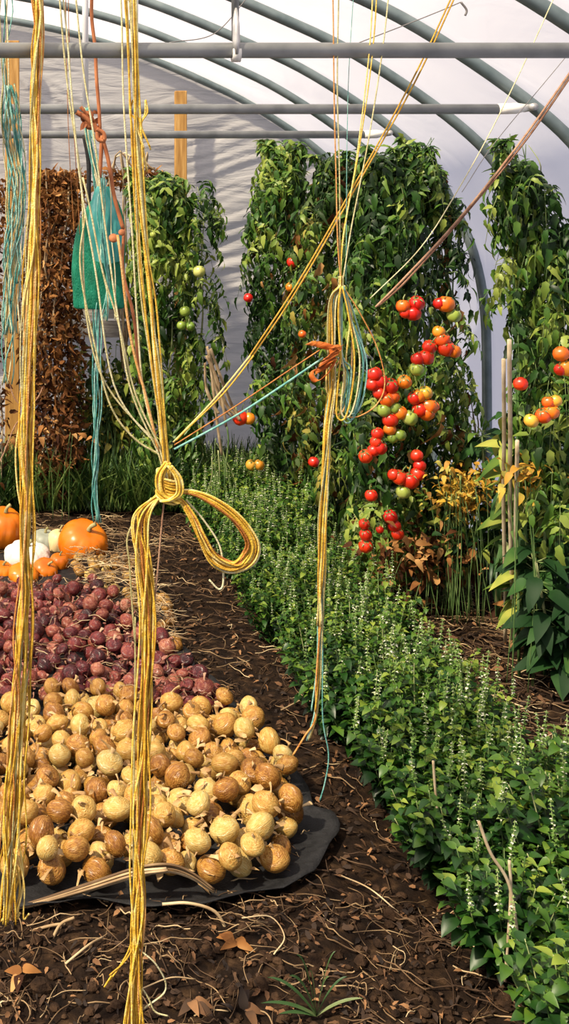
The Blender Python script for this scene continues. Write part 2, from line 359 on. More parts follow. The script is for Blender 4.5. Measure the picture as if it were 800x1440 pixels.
b2 = crossbar(4.1, 1.69, 'middle grey steel crossbar ending at a taped clamp on the right', .0175)
b3 = crossbar(5.7, 1.66, 'farthest grey steel crossbar, shortest of the three', .0185)
def strut(par, px, pxt, Y, r, m, pyb, top=2.9):
    a = P(px, pyb, Y); b = Vector((a.x+(pxt-px)*.002, Y, top)); mb = MB()
    mb.tube([a, b], r, 12); return mb.build('vertical_strut', m, par)
s_ = strut(b1, 331, 329, 2.45, .008, M['galvd'], 58, top_z(.40))
mb = MB(); a = P(331, 70, 2.45); mb.tube([a+Vector((0, -.012, -.012)), a+Vector((0, -.012, .012)), a+Vector((0, -.008, .05)), a+Vector((0, 0, .085))], [.009, .016, .015, .009], 10, flat=.5)
mb.build('flattened_clamp', M['clamp'], b1)
mb = MB(); a = P(332, 75, 2.45); mb.tube([a+Vector((-.009, 0, 0)), a+Vector((.009, 0, 0))], .0185, 14); mb.build('tape_band', M['tape'], b1)
for px, y in ((120, 140), (190, 140)):
    strut(b2, px, px, 4.05, .011, M['white_pipe'], 157, 2.95)
# timber posts of the end wall
for px, lab in ((17, 'upright timber post at the left edge of the end wall'), (255, 'upright timber post in the end wall above the left tomato plant')):
    a = P(px, 300, YEND-.18); t = top_z(a.x)-.14
    mb = MB()
    h = .038 if px > 100 else .045
    mb.box((a.x, YEND-.14, t/2), (h, .022, t/2)); o = place(mb.build('timber_post', M['wood'], smooth=False))
    mod = o.modifiers.new('b', 'BEVEL'); mod.width = .004
    tag(o, lab, 'post', 'end wall posts')

# thin wires on the ceiling
mb = MB(); mb.tube(cr([P(238, 60, 3.2), P(300, 48, 3.25), P(345, 0, 3.3), P(360, -20, 3.3)], 10), .0015, 5)
tag(place(mb.build('thin_wire', M['wire'])), 'thin dark wire looping up beside the short vertical strut', 'wire')
mb = MB(); mb.tube(cr([P(505, 60, 3.0), P(570, 35, 3.0), P(620, 15, 3.0), P(648, 3, 3.0)], 10), .0015, 5)
mb.tube(cr([P(648, 3, 3.0), P(656, 14, 3.0), P(654, 22, 3.0)], 6), .003, 5)
tag(place(mb.build('thin_wire', M['wire'])), 'thin dark wire rising to the roof at the upper right', 'wire')
exec_marker = 0

# ---------------------------------------------------------------- twine
def strand(path, par, m, r=.0016, amp=.006, fr=5, seed=0, n=5, tone=None, name='twine_strand', samples=8):
    mb = MB(); pts = wob(cr(path, samples), amp, fr, seed)
    mb.tube(pts, r, n, tone=random.random() if tone is None else tone)
    return mb.build(name, m, par)
def bundle(par, path, rad, n, mats, r=.0016, amp=.006, fr=4, twist=2.0, name='twine_strand', stray=0, samples=8):
    """n strands around a common path; rad: radius of the bundle at each control point"""
    base = cr(path, samples); rads = cr([Vector((q, 0, 0)) for q in rad], samples); L = [0]
    for a, b in zip(base, base[1:]): L.append(L[-1]+(b-a).length)
    for i in range(n):
        a0 = random.uniform(0, 6.28); k = math.sqrt(random.random()); tw = random.uniform(-twist, twist); sd_ = random.random()*50; pts = []
        for p, q, l in zip(base, rads, L):
            w = a0+tw*l*2+noise.noise((l*3, sd_, 0))*1.6
            kk = k*(1+.5*noise.noise((l*5, sd_, 7)))
            pts.append(p+Vector((math.cos(w), math.sin(w)*.8, math.sin(w)*.25))*q.x*kk)
        pts = wob(pts, amp*(3 if random.random() < stray else 1), fr, sd_)
        mb = MB(); mb.tube(pts, r*random.uniform(.8, 1.15), 5, tone=random.random())
        mb.build(name, random.choice(mats), par)
def pl(lst, Y=None): return [P(*(q if len(q) == 3 else (*q, Y))) for q in lst]
YB = 2.42
yel = [M['ty']]*8+[M['tp'], M['tp'], M['to']]
# left bundle
t = thing('twine_bundle', P(12, 1290, 2.46), 'long yellow twine bundle hanging straight down at the left edge', 'twine')
path = pl([(56, -260), (54, 0), (52, 90), (50, 200), (46, 330), (41, 460), (37, 620), (36, 760), (32, 900), (24, 1040), (17, 1150), (12, 1230), (8, 1290)], YB)
bundle(t, path, [.008, .010, .010, .010, .012, .015, .014, .013, .015, .018, .022, .026, .024], 22, yel, r=.0021, amp=.009, fr=5, stray=.3)
for i in range(4): strand(pl([(12+i*4, 1200), (18+i*6, 1250), (6+i*9, 1292), (-2+i*14, 1285)], YB), t, M['ty'], r=.0017, amp=.012, fr=9, seed=i)
for i in range(3): strand(pl([(48, 330), (36-i*3, 440), (31+i, 600), (36, 740)], YB), t, M['tp'], r=.0018, seed=30+i)
# centre bundle
K0 = (236, 672)
t = thing('knotted_twine', P(188, 1455, 2.42), 'thick yellow twine gathered into a big overhand knot with one loop', 'twine')
tops = [(83, 0, 118, 300, 135, 520), (88, 0, 130, 330, 165, 540), (113, 0, 148, 330, 180, 520), 
        (168, 0, 186, 330, 206, 530), (176, 0, 193, 320, 214, 530), (183, 0, 200, 320, 220, 520), (188, 0, 205, 330, 224, 530),
        (178, 0, 188, 200, 208, 480), (192, 0, 196, 220, 216, 500), (182, 0, 196, 380, 211, 500)]
for i, (xa, ya, xb, yb, xc_, yc) in enumerate(tops):
    d = xc_-xa
    pth = pl([(xa-d*.5, -230), (xa, ya), (xa*.55+xb*.45, 150), (xb, yb), (xc_, yc), (232+random.uniform(-5, 5), 640), (236+random.uniform(-5, 4), 690)], YB)
    loose = i in (0, 1, 2, 3)
    strand(pth, t, (M['tp'] if loose else random.choice([M['ty'], M['ty'], M['tp']])), r=.0021 if loose else .0023, amp=.02 if loose else .006, fr=3 if loose else 2, seed=60+i)
bundle(t, pl([(186, -230), (188, 0), (190, 160), (200, 300), (213, 420), (222, 520), (229, 600), (234, 660)], YB), [.008, .006, .006, .006, .007, .007, .008, .010], 4, yel, r=.0022)
# slack strands that sag before the knot
strand(pl([(118, 300), (110, 380), (135, 500), (158, 575), (190, 618), (225, 640)], YB), t, M['tp'], r=.0022, amp=.01, seed=1)
strand(pl([(118, 250), (150, 400), (180, 520), (200, 580), (222, 630)], YB), t, M['tp'], r=.0022, amp=.014, seed=2)
strand(pl([(165, 330), (185, 480), (205, 560), (222, 635)], YB), t, M['to'], r=.003, amp=.006, seed=3)
# the knot itself: turns wrapping round the neck
for i in range(9):
    z = 668+i*4.0; cx_ = 237+random.uniform(-2, 2); pts = []
    for k in range(15):
        w = 2*math.pi*k/14; pts.append(P(cx_+math.cos(w)*(15+random.uniform(-1, 1)), z+math.sin(w+.6)*9+random.uniform(-.6, .6), YB-.018*math.sin(w)-.002))
    mb = MB(); mb.tube(cr(pts, 3), .0027, 6, tone=random.random()); mb.build('knot_turn', random.choice(yel[:6]), t)
bundle(t, pl([(236, 650), (226, 668), (228, 690), (240, 700), (252, 706)], YB-.018), [.006, .008, .009, .008, .007], 12, yel, r=.0024, amp=.002)
bundle(t, pl([(238, 655), (250, 672), (252, 692), (240, 702), (228, 704)], YB-.024), [.006, .008, .008, .008, .007], 10, yel, r=.0024, amp=.002)
# loop to the right
for i in range(28):
    u = random.random(); q = random.uniform(-1, 1); e = random.uniform(-.012, .012)
    u *= 1.5
    ctl = [(240, 692), (272+q*2, 690+4*u), (305+q*3, 702+8*u), (340-6*u, 728+6*u), (364-12*u, 763), (358-12*u, 792-8*u), (328+q*4, 806-10*u), (300+q*5, 794-10*u), (283+q*5, 762-6*u), (270+q*5, 728), (254+q*3, 704), (240, 696)]
    pts = [P(a, b, YB-.012+e*math.sin(k*.6)) for k, (a, b) in enumerate(ctl)]
    mb = MB(); mb.tube(wob(cr(pts, 7), .006, 4, i), .0021, 5, tone=random.random()); mb.build('loop_strand', random.choice([M['ty']]*6+[M['tp'], M['to']]), t)
strand(pl([(262, 704), (290, 735), (312, 770), (316, 815), (310, 828), (296, 815)], YB), t, M['tp'], r=.0021, amp=.008, seed=4)
# tails: arch left then hang
for i in range(26):
    u = random.random(); s = random.gauss(0, .6)
    x1_ = 205+s*7; ctl = [(240, 690), (222-6*u, 698+6*u), (206-14*u, 730), (x1_-8*u, 790), (208+s*9, 870), (206+s*9, 960), (201+s*9, 1060), (197+s*9, 1160), (194+s*7, 1260), (191+s*6, 1330), (189+s*8, 1400), (188+s*13, 1452)]
    if random.random() < .2: ctl = ctl[:9]
    pts = wob(cr(pl(ctl, YB+random.uniform(-.010, .010)), 7), random.choice([.012, .016, .024]), 5, 100+i)
    mb = MB(); mb.tube(pts, .0021, 5, tone=random.random()); mb.build('tail_strand', random.choice([M['ty']]*6+[M['tp'], M['to']]), t)
strand(pl([(215, 700), (182, 750), (184, 800), (190, 900), (188, 1000), (192, 2400)], YB), t, M['tp'], r=.002, seed=8)
strand(pl([(230, 700), (222, 800), (214, 880), (206, 960)], YB), t, M['tr'], r=.002, seed=9)
for i, c in enumerate([[(194, 1290), (180, 1340), (150, 1385), (160, 1370)], [(196, 1330), (225, 1355), (238, 1395), (205, 1418)], [(194, 1310), (172, 1350), (152, 1372)], [(192, 1380), (205, 1400), (215, 1420), (235, 1428)], [(190, 1270), (183, 1300), (200, 1330)]]):
    strand(pl(c, YB), t, M['tp' if i % 2 else 'ty'], r=.0018, amp=.014, fr=9, seed=70+i)
# twine tied onto the middle crossbar above the centre bundle
for i in range(7):
    strand(pl([(186+i*3, 140), (182+i*4, 158), (192+i, 176), (190+i*4, 200+random.uniform(0, 60))], YB), t, M['ty'], r=.002, amp=.012, fr=12, seed=200+i, name='twine_frill')
# third bundle: doubled loops
t = thing('looped_twine', P(440, 1040, 2.52), 'yellow and pale green twine hung in long loops before the tomatoes', 'twine')
Y3 = 2.44
for i, (a, b) in enumerate([(468, 474), (476, 478), (525, 486), (530, 484), (545, 492)]):
    strand(pl([(a-2, -230), (a, 0), ((a+b)/2, 200), (b, 330), (480, 400)], Y3), t, [M['to'], M['tp'], M['ty'], M['ty'], M['tp']][i], r=.0015, amp=.008, fr=3, seed=300+i)
bundle(t, pl([(480, 388), (480, 400), (481, 412)], Y3), [.006, .008, .007], 8, yel, r=.0018)
for i in range(13):                               # left descending limb into the tail
    s = random.uniform(-1, 1)
    c = [(480, 402), (467+s*3, 420), (465+s*4, 470), (466+s*4, 540), (461+s*4, 600), (459+s*5, 660), (456+s*5, 730), (453+s*5, 800), (450+s*5, 880), (449+s*6, 950), (444+s*7, 1000), (432+s*8, 1040)]
    strand(pl(c[:random.choice([9, 11, 12])], Y3+random.uniform(-.006, .006)), t, random.choice([M['ty'], M['ty'], M['ty'], M['tp'], M['tp'], M['tt']]), r=.0017, amp=.010, seed=310+i, name='tail_strand')
for i, (xr, yb) in enumerate([(498, 588), (505, 584), (512, 588), (515, 580), (486, 555), (494, 580), (509, 592)]):
    c = [(481, 402), (489+i, 440), (xr, 500), (xr-3, 550), (xr-14, yb), (xr-26, yb-6), (xr-22, yb-60), (480, 500), (478, 440), (480, 404)]
    strand(pl(c, Y3+.004*i-.01), t, [M['ty'], M['tp'], M['tt'], M['tt'], M['ty'], M['to'], M['tt']][i], r=.0019, amp=.006, seed=330+i, name='loop_strand')
strand(pl([(482, 402), (506, 440), (530, 490), (541, 540), (530, 570), (505, 586), (484, 586)], Y3), t, M['to'], r=.0015, amp=.004, seed=344, name='loop_strand')
strand(pl([(452, 700), (453, 860), (452, 1000), (461, 1060), (456, 1100), (449, 1125)], Y3), t, M['tt'], r=.0014, amp=.006, seed=346, name='tail_strand')
strand(pl([(450, 880), (446, 960), (444, 1010), (428, 1035), (410, 1062)], Y3), t, M['to'], r=.002, amp=.006, seed=347, name='tail_strand')
# thin slanting lines
def line(name, ctl, m, r, lab, Ys, cat='twine', amp=.003, n=1, seed=0, grp=None):
    pts = [P(x, y, Ys[0]+(Ys[1]-Ys[0])*i/(len(ctl)-1)) for i, (x, y) in enumerate(ctl)]
    mb = MB()
    for k in range(n): mb.tube(wob([p+Vector((k*.006, 0, -k*.004*math.sin(i*.25))) for i, p in enumerate(cr(pts, 10))], amp, 3, seed+k), r, 5, tone=random.random())
    return tag(place(mb.build(name, m)), lab, cat, grp)
line('slanting_twine', [(640, -15), (570, 130), (505, 250), (420, 395), (345, 510)], M['ty'], .0019, 'pair of yellow twines slanting from the roof toward the knot', (2.5, 2.45), n=2, amp=.004)
line('slanting_twine', [(352, 500), (300, 562), (243, 622)], M['ty'], .0018, 'yellow twine slanting down past the end wall into the big knot', (2.44, 2.42), n=2, amp=.003)
line('slanting_twine', [(782, -10), (700, 165), (640, 275), (590, 350), (520, 420)], M['tp'], .0013, 'thin pale yellow twine slanting across the upper right', (2.6, 2.6))
line('slanting_twine', [(810, 90), (720, 215), (640, 315), (570, 390), (528, 432)], M['tr'], .0028, 'brown twine slanting from the right edge above the tomatoes', (2.6, 2.7), n=2)
line('slanting_twine', [(812, 60), (700, 195), (650, 270)], M['wire'], .0009, 'hair-thin dark line running beside the brown slanting twine', (2.62, 2.66))
line('slanting_twine', [(245, 632), (330, 585), (400, 540), (455, 503)], M['tt'], .0024, 'teal twine stretched between the big knot and the orange ribbon', (2.42, 2.44))
line('slanting_twine', [(245, 626), (320, 578), (400, 525), (450, 492)], M['to'], .0015, 'thin brownish twine just above the teal one to the ribbon', (2.42, 2.44))
for i, (a, b) in enumerate([(97, 112), (93, 104)]):
    line('thin_string', [(a-4, -120), (a, 60), (b-6, 200), (b, 330)], M['to'], .0009, ('faint orange string' if i else 'faint pinkish string')+' hanging left of the green bag', (2.55, 2.6))
line('thin_string', [(500, -60), (490, 100), (488, 300), (486, 400)], M['tt'], .0008, 'hair-thin bluish string hanging above the looped twine', (2.5, 2.45))
# orange ribbon on the looped twine
def ribbon(par, name, ctl, w, m, Y):
    pts = cr(pl(ctl, Y), 6); v = []; f = []
    for i, p in enumerate(pts):
        a = noise.noise((i*.35, w*99, ctl[0][0]))*1.8; n_ = Vector((math.cos(a), math.sin(a)*.8, .5)).normalized()*w*(1-.4*abs(i/len(pts)-.5))
        v += [p-n_, p+n_]
    f = [(2*i, 2*i+1, 2*i+3, 2*i+2) for i in range(len(pts)-1)]
    mb = MB(); mb.add(v, f); o = mb.build(name, m, par); sm = o.modifiers.new('t', 'SOLIDIFY'); sm.thickness = .0006; return o
t = thing('orange_ribbon', P(460, 540, Y3), 'torn orange plastic ribbon tied around the looped twine', 'ribbon')
for c, w in ([(434, 482), (448, 484), (462, 488), (474, 490)], .011), ([(474, 490), (466, 500), (458, 512), (452, 522)], .022), ([(452, 522), (442, 520), (438, 528), (446, 536), (462, 524), (472, 505)], .006), ([(474, 486), (478, 492), (470, 498), (466, 490), (474, 486)], .006):
    ribbon(t, 'ribbon_strip', c, w, M['tape_o'], Y3-.02)

# left teal tangle
t = thing('tangled_twine', P(20, 590, 2.5), 'pale teal twine tangle hanging at the left edge by the dried plants', 'twine')
for i in range(26):
    s = random.uniform(-1, 1); e = random.choice([420, 480, 520, 560])
    c = [(12+s*3, -100), (12+s*4, 120), (20+s*14, 190), (28+s*13, 260), (24+s*11, 330), (17+s*8, 400), (16+s*8, 470), (12+s*9, 540)]
    strand(pl([q for q in c if q[1] <= e][0 if i < 5 else 1:], 2.55), t, random.choice([M['tt'], M['tt'], M['tp']]), r=.0015, amp=.022, fr=9, seed=400+i)
strand(pl([(14, 540), (20, 560), (34, 580), (20, 600), (5, 640), (-5, 660)], 2.55), t, M['tr'], r=.0014, amp=.01, seed=431)
strand(pl([(34, 580), (52, 560), (60, 545)], 2.55), t, M['tr'], r=.0012, amp=.01, seed=432)
# reddish vine
t = thing('dried_vine', P(165, 340, 2.6), 'reddish brown dried vine knotted on a string above the green bag', 'vine')
for c, r_ in ([(128, -200), (128, 0), (134, 80), (141, 190)], .004), ([(106, 158), (122, 168), (141, 190)], .006), ([(141, 190), (139, 225), (139, 250)], .0045), ([(141, 190), (152, 235), (162, 280), (172, 322)], .0045), ([(172, 322), (176, 380), (186, 440), (198, 540)], .0035), ([(134, 182), (144, 188), (145, 198), (137, 196), (136, 186)], .005), ([(112, 150), (124, 166), (138, 184)], .004):
    strand(pl(c, 2.6), t, M['vine'], r=r_, amp=.008, fr=8, seed=int(c[0][0]), n=6, name='vine_stem')
mb = MB()
pos, dr, nr, sz, tn = [], [], [], [], []
for i in range(14):
    p = P(108+random.uniform(0, 30), 156+random.uniform(-4, 24), 2.6); pos.append(p); dr.append(Vector((random.uniform(-1, 1), random.uniform(-.6, .6), random.uniform(-.8, .8)))); nr.append((random.uniform(-1, 1), -1, random.uniform(-1, 1))); sz.append(random.uniform(.014, .03)); tn.append(random.random())
leaves(mb, leaf_template(.3), pos, dr, nr, sz, tn); mb.build('shrivelled_leaf_cluster', M['vine'], t)
for cx_, cy_, r_ in ((159, 335, .011), (171, 327, .008)):
    mb = MB(); mb.lathe([(.001, -r_), (r_*.7, -r_*.7), (r_, 0), (r_*.75, r_*.7), (.001, r_)], 12, M=Matrix.Translation(P(cx_, cy_, 2.585)) @ Matrix.Rotation(1.2, 4, 'X') @ Matrix.Diagonal((1, 1, .5, 1)), lump=.3); mb.build('seed_pod', M['vine'], t)

# green bag
YG = 4.0
t = thing('green_mesh_bag', P(140, 433, YG), 'green plastic mesh bag hanging from the middle crossbar', 'bag')
out = [(148, 262, 9), (148, 272, 12), (146, 290, 22), (143, 315, 31), (140, 345, 35), (138, 380, 36), (139, 410, 35), (139, 430, 34), (139, 434, 31)]
mb = MB(); n = 40; v = []; sc = YG/FPX
prs = cr([Vector((a, b, c)) for a, b, c in out], 6)
for i, q in enumerate(prs):
    for k in range(n):
        w = 2*math.pi*k/n; fo = 1+.13*math.sin(6*w+q.y*.03)+.07*noise.noise((w*3, q.y*.02, 0))
        c_ = P(q.x, q.y, YG); v.append(c_+Vector((math.cos(w)*q.z*sc*(1+.05*fo), math.sin(w)*q.z*sc*.32*fo, 0)))
mb.add(v, [(i*n+k, i*n+(k+1) % n, (i+1)*n+(k+1) % n, (i+1)*n+k) for i in range(len(prs)-1) for k in range(n)]+[tuple((len(prs)-1)*n+k for k in range(n))])
mb.build('bag_body', M['netgreen'], t)
mb = MB(); v = []                                  # lighter crumpled film over its upper front
for i in range(15):
    for k in range(11):
        u = k/10; w_ = i/14; x = 136+(u-.5)*(16+34*math.sin(w_*2.4)**.8)+8*w_; y = 262+w_*110-12*abs(u-.5)*w_
        v.append(P(x+8, y, YG-.07+.02*abs(u-.5)*2+.014*noise.noise((u*7, w_*2, 1))-.02*math.sin(w_*3)))
mb.add(v, [(i*11+k, i*11+k+1, (i+1)*11+k+1, (i+1)*11+k) for i in range(14) for k in range(10)]); mb.build('crumpled_film', M['netblue'], t)
for i in range(12):
    s = random.uniform(-1, 1); strand(pl([(120+s*3, 152), (126+s*6, 200), (140+s*9, 262), (144+s*14, 300)], YG-.04), t, random.choice([M['tt'], M['tt'], M['tp']]), r=.0025, amp=.02, seed=500+i, name='hanging_cord')
for i in range(8):
    s = random.uniform(-1, 1); strand(pl([(148+s*5, 250), (150+s*10, 330), (158+s*8, 400), (156+s*12, 450)], YG-.11), t, random.choice([M['tt'], M['tt'], M['tp']]), r=.0022, amp=.03, seed=520+i, name='trailing_cord')
for i in range(7):
    s = random.uniform(-1, 1); strand(pl([(137+s*5, 425), (138+s*7, 520), (136+s*5, 600), (134+s*6, 680), (137+s*6, 735)], YG-.02), t, M['tt'], r=.0023, amp=.02, fr=7, seed=530+i, name='trailing_cord')
mb = MB(); mb.tube(wob(cr(pl([(118, 190), (124, 240), (128, 300)], YG+.03), 6), .01, 6), .008, 8); mb.build('black_strap', M['cloth'], t)

# ---------------------------------------------------------------- tomato plants
TL = [leaf_template(.22, .16, 6, .20, .6), leaf_template(.18, .18, 6, .35, 1.1), leaf_template(.25, .14, 5, .12, .3)]
def film_x(z):
    if z < 1.2: return 2.15
    for (a, za), (b, zb) in zip(right, right[1:]):
        if za >= z >= zb and a > 0: return a
    return 0
def tomato_foliage(mb, rows, nleaf, rachis=.17, lsz=.075, sparse=0):
    nleaf = int(nleaf*2.0); lsz *= .80
    """rows: list of (centre x, centre y, z, rx, ry) sections; leaves grow outward and droop"""
    A = {i: ([], [], [], [], []) for i in range(3)}; rach = []
    tot = len(rows)-1
    for i in range(nleaf):
        u = random.random()*tot; k = min(int(u), tot-1); w = u-k; a, b = rows[k], rows[k+1]; c = [a[q]*(1-w)+b[q]*w for q in range(5)]
        ph = random.uniform(0, 6.283); rr = math.sqrt(random.uniform(.02, .8))*(.9+.55*noise.noise((ph*1.1+a[0]*9, c[2]*4.5, a[0]*3)))
        if noise.noise((ph*1.3, c[2]*6, a[0]*5+3)) > .30: continue
        base = Vector((c[0]+math.cos(ph)*c[3]*rr*.75, c[1]+math.sin(ph)*c[4]*rr*.75, c[2]+random.uniform(-.03, .05)))
        if sparse and c[2] > 1.15 and random.random() < sparse: continue
        out = Vector((math.cos(ph+random.uniform(-.6, .6)), math.sin(ph+random.uniform(-.6, .6)), 0)); L = rachis*random.uniform(.55, 1.15)
        dz = random.uniform(-.3, .9); pts = []; tone = min(1, max(0, random.gauss(.46+.55*noise.noise((base.x*3.5, base.y*3, base.z*3.5)), .20)))
        for s in range(6):
            t_ = s/5; pts.append(base+out*L*t_*(.9-.25*t_)+Vector((0, 0, L*(dz*t_-1.05*t_*t_))))
        if max(p.x-film_x(p.z) for p in pts) > -.07: continue
        rach.append((pts, tone))
        side = out.cross(Vector((0, 0, 1))); up = Vector((0, 0, 1))
        spots = [(5, 0, 1.15), (4, 1, .95), (4, -1, .95), (3, 1, .85), (3, -1, .9), (2, 1, .6), (2, -1, .6)]
        for (s, sg, m_) in spots:
            p = pts[s]; tg = (pts[s]-pts[s-1]).normalized()
            d = tg if sg == 0 else (tg*.5+side*sg*.9)
            d = d+Vector((random.uniform(-.3, .3), random.uniform(-.3, .3), random.uniform(-1.2, .6)))
            n_ = up+out*.5+Vector((random.uniform(-.6, .6), random.uniform(-.6, .6), random.uniform(-.2, .3)))
            q = A[random.choice([0, 0, 1, 2])]; q[0].append(p); q[1].append(d); q[2].append(n_); q[3].append(lsz*m_*random.uniform(.65, 1.2)); q[4].append(min(1, max(0, tone+random.gauss(0, .13))))
    for i in range(3): leaves(mb, TL[i], *A[i])
    for pts, tone in rach: mb.tube(pts, [.0022, .002, .0018, .0016, .0013, .001], 3, mi=1, tone=tone)
def tomato(par, px, py, Y, rpx, kind):
    r = 1.12*rpx*Y/FPX; c = P(px, py, Y)
    prof = [(r*.12, .78), (r*.55, .86), (r*.88, .55), (r*1.02, .08), (r*.93, -.42), (r*.62, -.76), (r*.2, -.88)]
    prof = [(a, b*r) for a, b in reversed(prof)]
    o = thing('tomato', (0, 0, 0), None, None); bpy.data.objects.remove(o)
    mb = MB(); Mx = Matrix.Translation(c) @ Matrix.Rotation(random.uniform(-.5, .5), 4, 'X') @ Matrix.Rotation(random.uniform(-.5, .5), 4, 'Y')
    mb.lathe(prof, 18, M=Mx, rib=(6, .10)); o = mb.build('tomato', M['tom_'+kind], par)
    mb = MB(); pos = [Mx @ Vector((0, 0, r*.80))]*5; dr = []
    for k in range(5):
        w = k*1.2566+random.random()*.4; dr.append(Mx.to_3x3() @ Vector((math.cos(w), math.sin(w), .25)))
    leaves(mb, leaf_template(.16, 0, 3, .1, .5), pos, dr, [Mx.to_3x3() @ Vector((0, 0, 1))]*5, [r*1.0]*5, [.5]*5)
    mb.tube([Mx @ Vector((0, 0, r*.78)), Mx @ Vector((0, .002, r*1.2)), Mx @ Vector((r*.3, .01, r*1.7))], r*.09, 4, tone=.6)
    mb.build('calyx', M['stem'], o)
    return o
def top_shoots(t, rows, n):
    c = rows[-2]; mb = MB(); q = ([], [], [], [], [])
    for i in range(n):
        ph = random.uniform(0, 6.28); b = Vector((c[0]+math.cos(ph)*c[3]*.8, c[1]+math.sin(ph)*c[4]*.6, c[2]-.18)); h = random.uniform(.12, .34)
        e = b+Vector((random.uniform(-.10, .10), random.uniform(-.05, .05), h)); m_ = b.lerp(e, .6)+Vector((random.uniform(-.03, .03), 0, .03))
        e2 = e+Vector((random.uniform(-.05, .05), 0, random.uniform(-.06, .02)))
        pts = cr([b, m_, e, e2], 4)
        if max(p.x-film_x(p.z) for p in pts) > -.05: continue
        mb.tube(pts, .0026, 4, mi=1, tone=.6)
        for p in pts[3:]:
            for k in range(4): q[0].append(p); q[1].append((random.uniform(-1, 1), random.uniform(-1, .5), random.uniform(-.9, .5))); q[2].append((random.uniform(-.5, .5), -.4, 1)); q[3].append(random.uniform(.025, .06)); q[4].append(min(1, random.gauss(.55, .2)))
    leaves(mb, TL[0], *q); mb.build('top_shoot', [M['leaf'], M['stem']], t)
def tomato_plant(name, lab, rows, nleaf, leafmat=('leaf',), toms=(), nstem=3, dead=0, lsz=.075, grp='tomato plants', deadlo=0, sparse=0):
    base = rows[0]; t = thing(name, (base[0], base[1], 0), lab, 'plant', grp)
    for k, lm in enumerate(leafmat):
        mb = MB(); tomato_foliage(mb, rows, nleaf//len(leafmat), lsz=lsz, sparse=sparse); mb.build('foliage', [M[lm], M['stem']], t)
    top_shoots(t, rows, 18 if nstem > 1 else 4)
    for s in range(nstem):
        pts = [Vector((r[0]+random.uniform(-.4, .4)*r[3], r[1]+random.uniform(-.5, .5)*r[4], r[2])) for r in rows]; pts[0].z = -.02
        mb = MB(); q_ = wob(cr(pts, 5), .03, 3, s); mb.tube(q_, [.0065*(1-.8*i/len(q_)) for i in range(len(q_))], 6, tone=random.random()); mb.build('stem', M['stem'], t)
    if dead:
        mb = MB(); q = ([], [], [], [], [])
        for i in range(dead):
            hi = len(rows)-1 if not deadlo else deadlo
            u = random.random()*hi; k = min(int(u), len(rows)-2); w = u-k; c = [rows[k][j]*(1-w)+rows[k+1][j]*w for j in range(5)]
            ph = random.uniform(0, 6.283); q[0].append((c[0]+math.cos(ph)*c[3]*.95, c[1]+math.sin(ph)*c[4]*1.0, c[2]))
            q[1].append((random.uniform(-.4, .4), random.uniform(-.5, .3), -1)); q[2].append((random.uniform(-1, 1), -1, random.uniform(-.5, .5))); q[3].append(random.uniform(.04, .11)); q[4].append(random.random())
        leaves(mb, TL[1], *q); mb.build('withered_leaves', M['dead'], t)
    for (px, py, Y, r, k) in toms: tomato(t, px, py, Y, r, k)
    return t
def rows_px(l):                                   # (px centre, py, Y, half width px) -> section
    out = []
    for (px, py, Y, hw, ry) in l:
        c = P(px, py, Y); out.append((c.x, Y, max(c.z, .02), hw*Y/FPX, ry))
    return out
def T(lst, Y): return [(a, b, Y, c, k) for a, b, c, k in lst]
# left plant by the end wall
tomato_plant('tomato_plant', 'tall tomato plant with small green fruit behind the knotted twine, against the end wall',
    rows_px([(245, 690, 6.9, 56, .20), (240, 600, 6.9, 56, .20), (230, 480, 6.9, 50, .20), (228, 380, 6.9, 44, .20), (226, 310, 6.9, 40, .18), (226, 275, 6.9, 34, .15), (228, 260, 6.9, 16, .1)]), 560,
    toms=T([(260, 438, 7, 'g'), (255, 458, 6, 'g'), (268, 459, 6, 'g'), (280, 382, 8, 'g'), (215, 330, 4, 'g')], 6.62), lsz=.08)
tomato_plant('tomato_plant', 'narrow leggy tomato shoot leaning right from the plant by the end wall',
    rows_px([(285, 560, 6.8, 16, .1), (288, 470, 6.8, 18, .1), (285, 380, 6.8, 16, .1), (290, 310, 6.8, 18, .1), (280, 262, 6.8, 12, .1)]), 60, nstem=1, lsz=.07)
# dark plant left of the middle group
tomato_plant('tomato_plant', 'dark leafy tomato plant just right of the bare end wall strip',
    rows_px([(398, 690, 6.7, 40, .22), (400, 590, 6.7, 36, .22), (392, 500, 6.7, 32, .22), (390, 400, 6.7, 36, .22), (384, 310, 6.7, 30, .2), (390, 265, 6.7, 22, .16), (397, 235, 6.7, 8, .08), (400, 215, 6.7, 3, .03)]), 470,
    toms=T([(411, 369, 7, 'r'), (408, 404, 6, 'o'), (349, 419, 6, 'r'), (338, 588, 10, 'r'), (350, 589, 8, 'o'), (353, 654, 7, 'y'), (364, 654, 7, 'y')], 6.33), dead=60)
# yellowing plant in the centre, with scraggly dried top
tomato_plant('tomato_plant', 'yellowing tomato plant with a dried top, behind the looped twine',
    rows_px([(465, 720, 6.3, 50, .2), (460, 600, 6.3, 46, .2), (455, 480, 6.3, 45, .2), (455, 390, 6.3, 45, .2), (462, 310, 6.3, 42, .2), (475, 255, 6.3, 28, .15), (485, 228, 6.3, 14, .1)]), 430,
    leafmat=('leaf', 'leaf2'), toms=T([(441, 650, 7, 'r'), (425, 470, 5, 'o')], 5.98), dead=220)
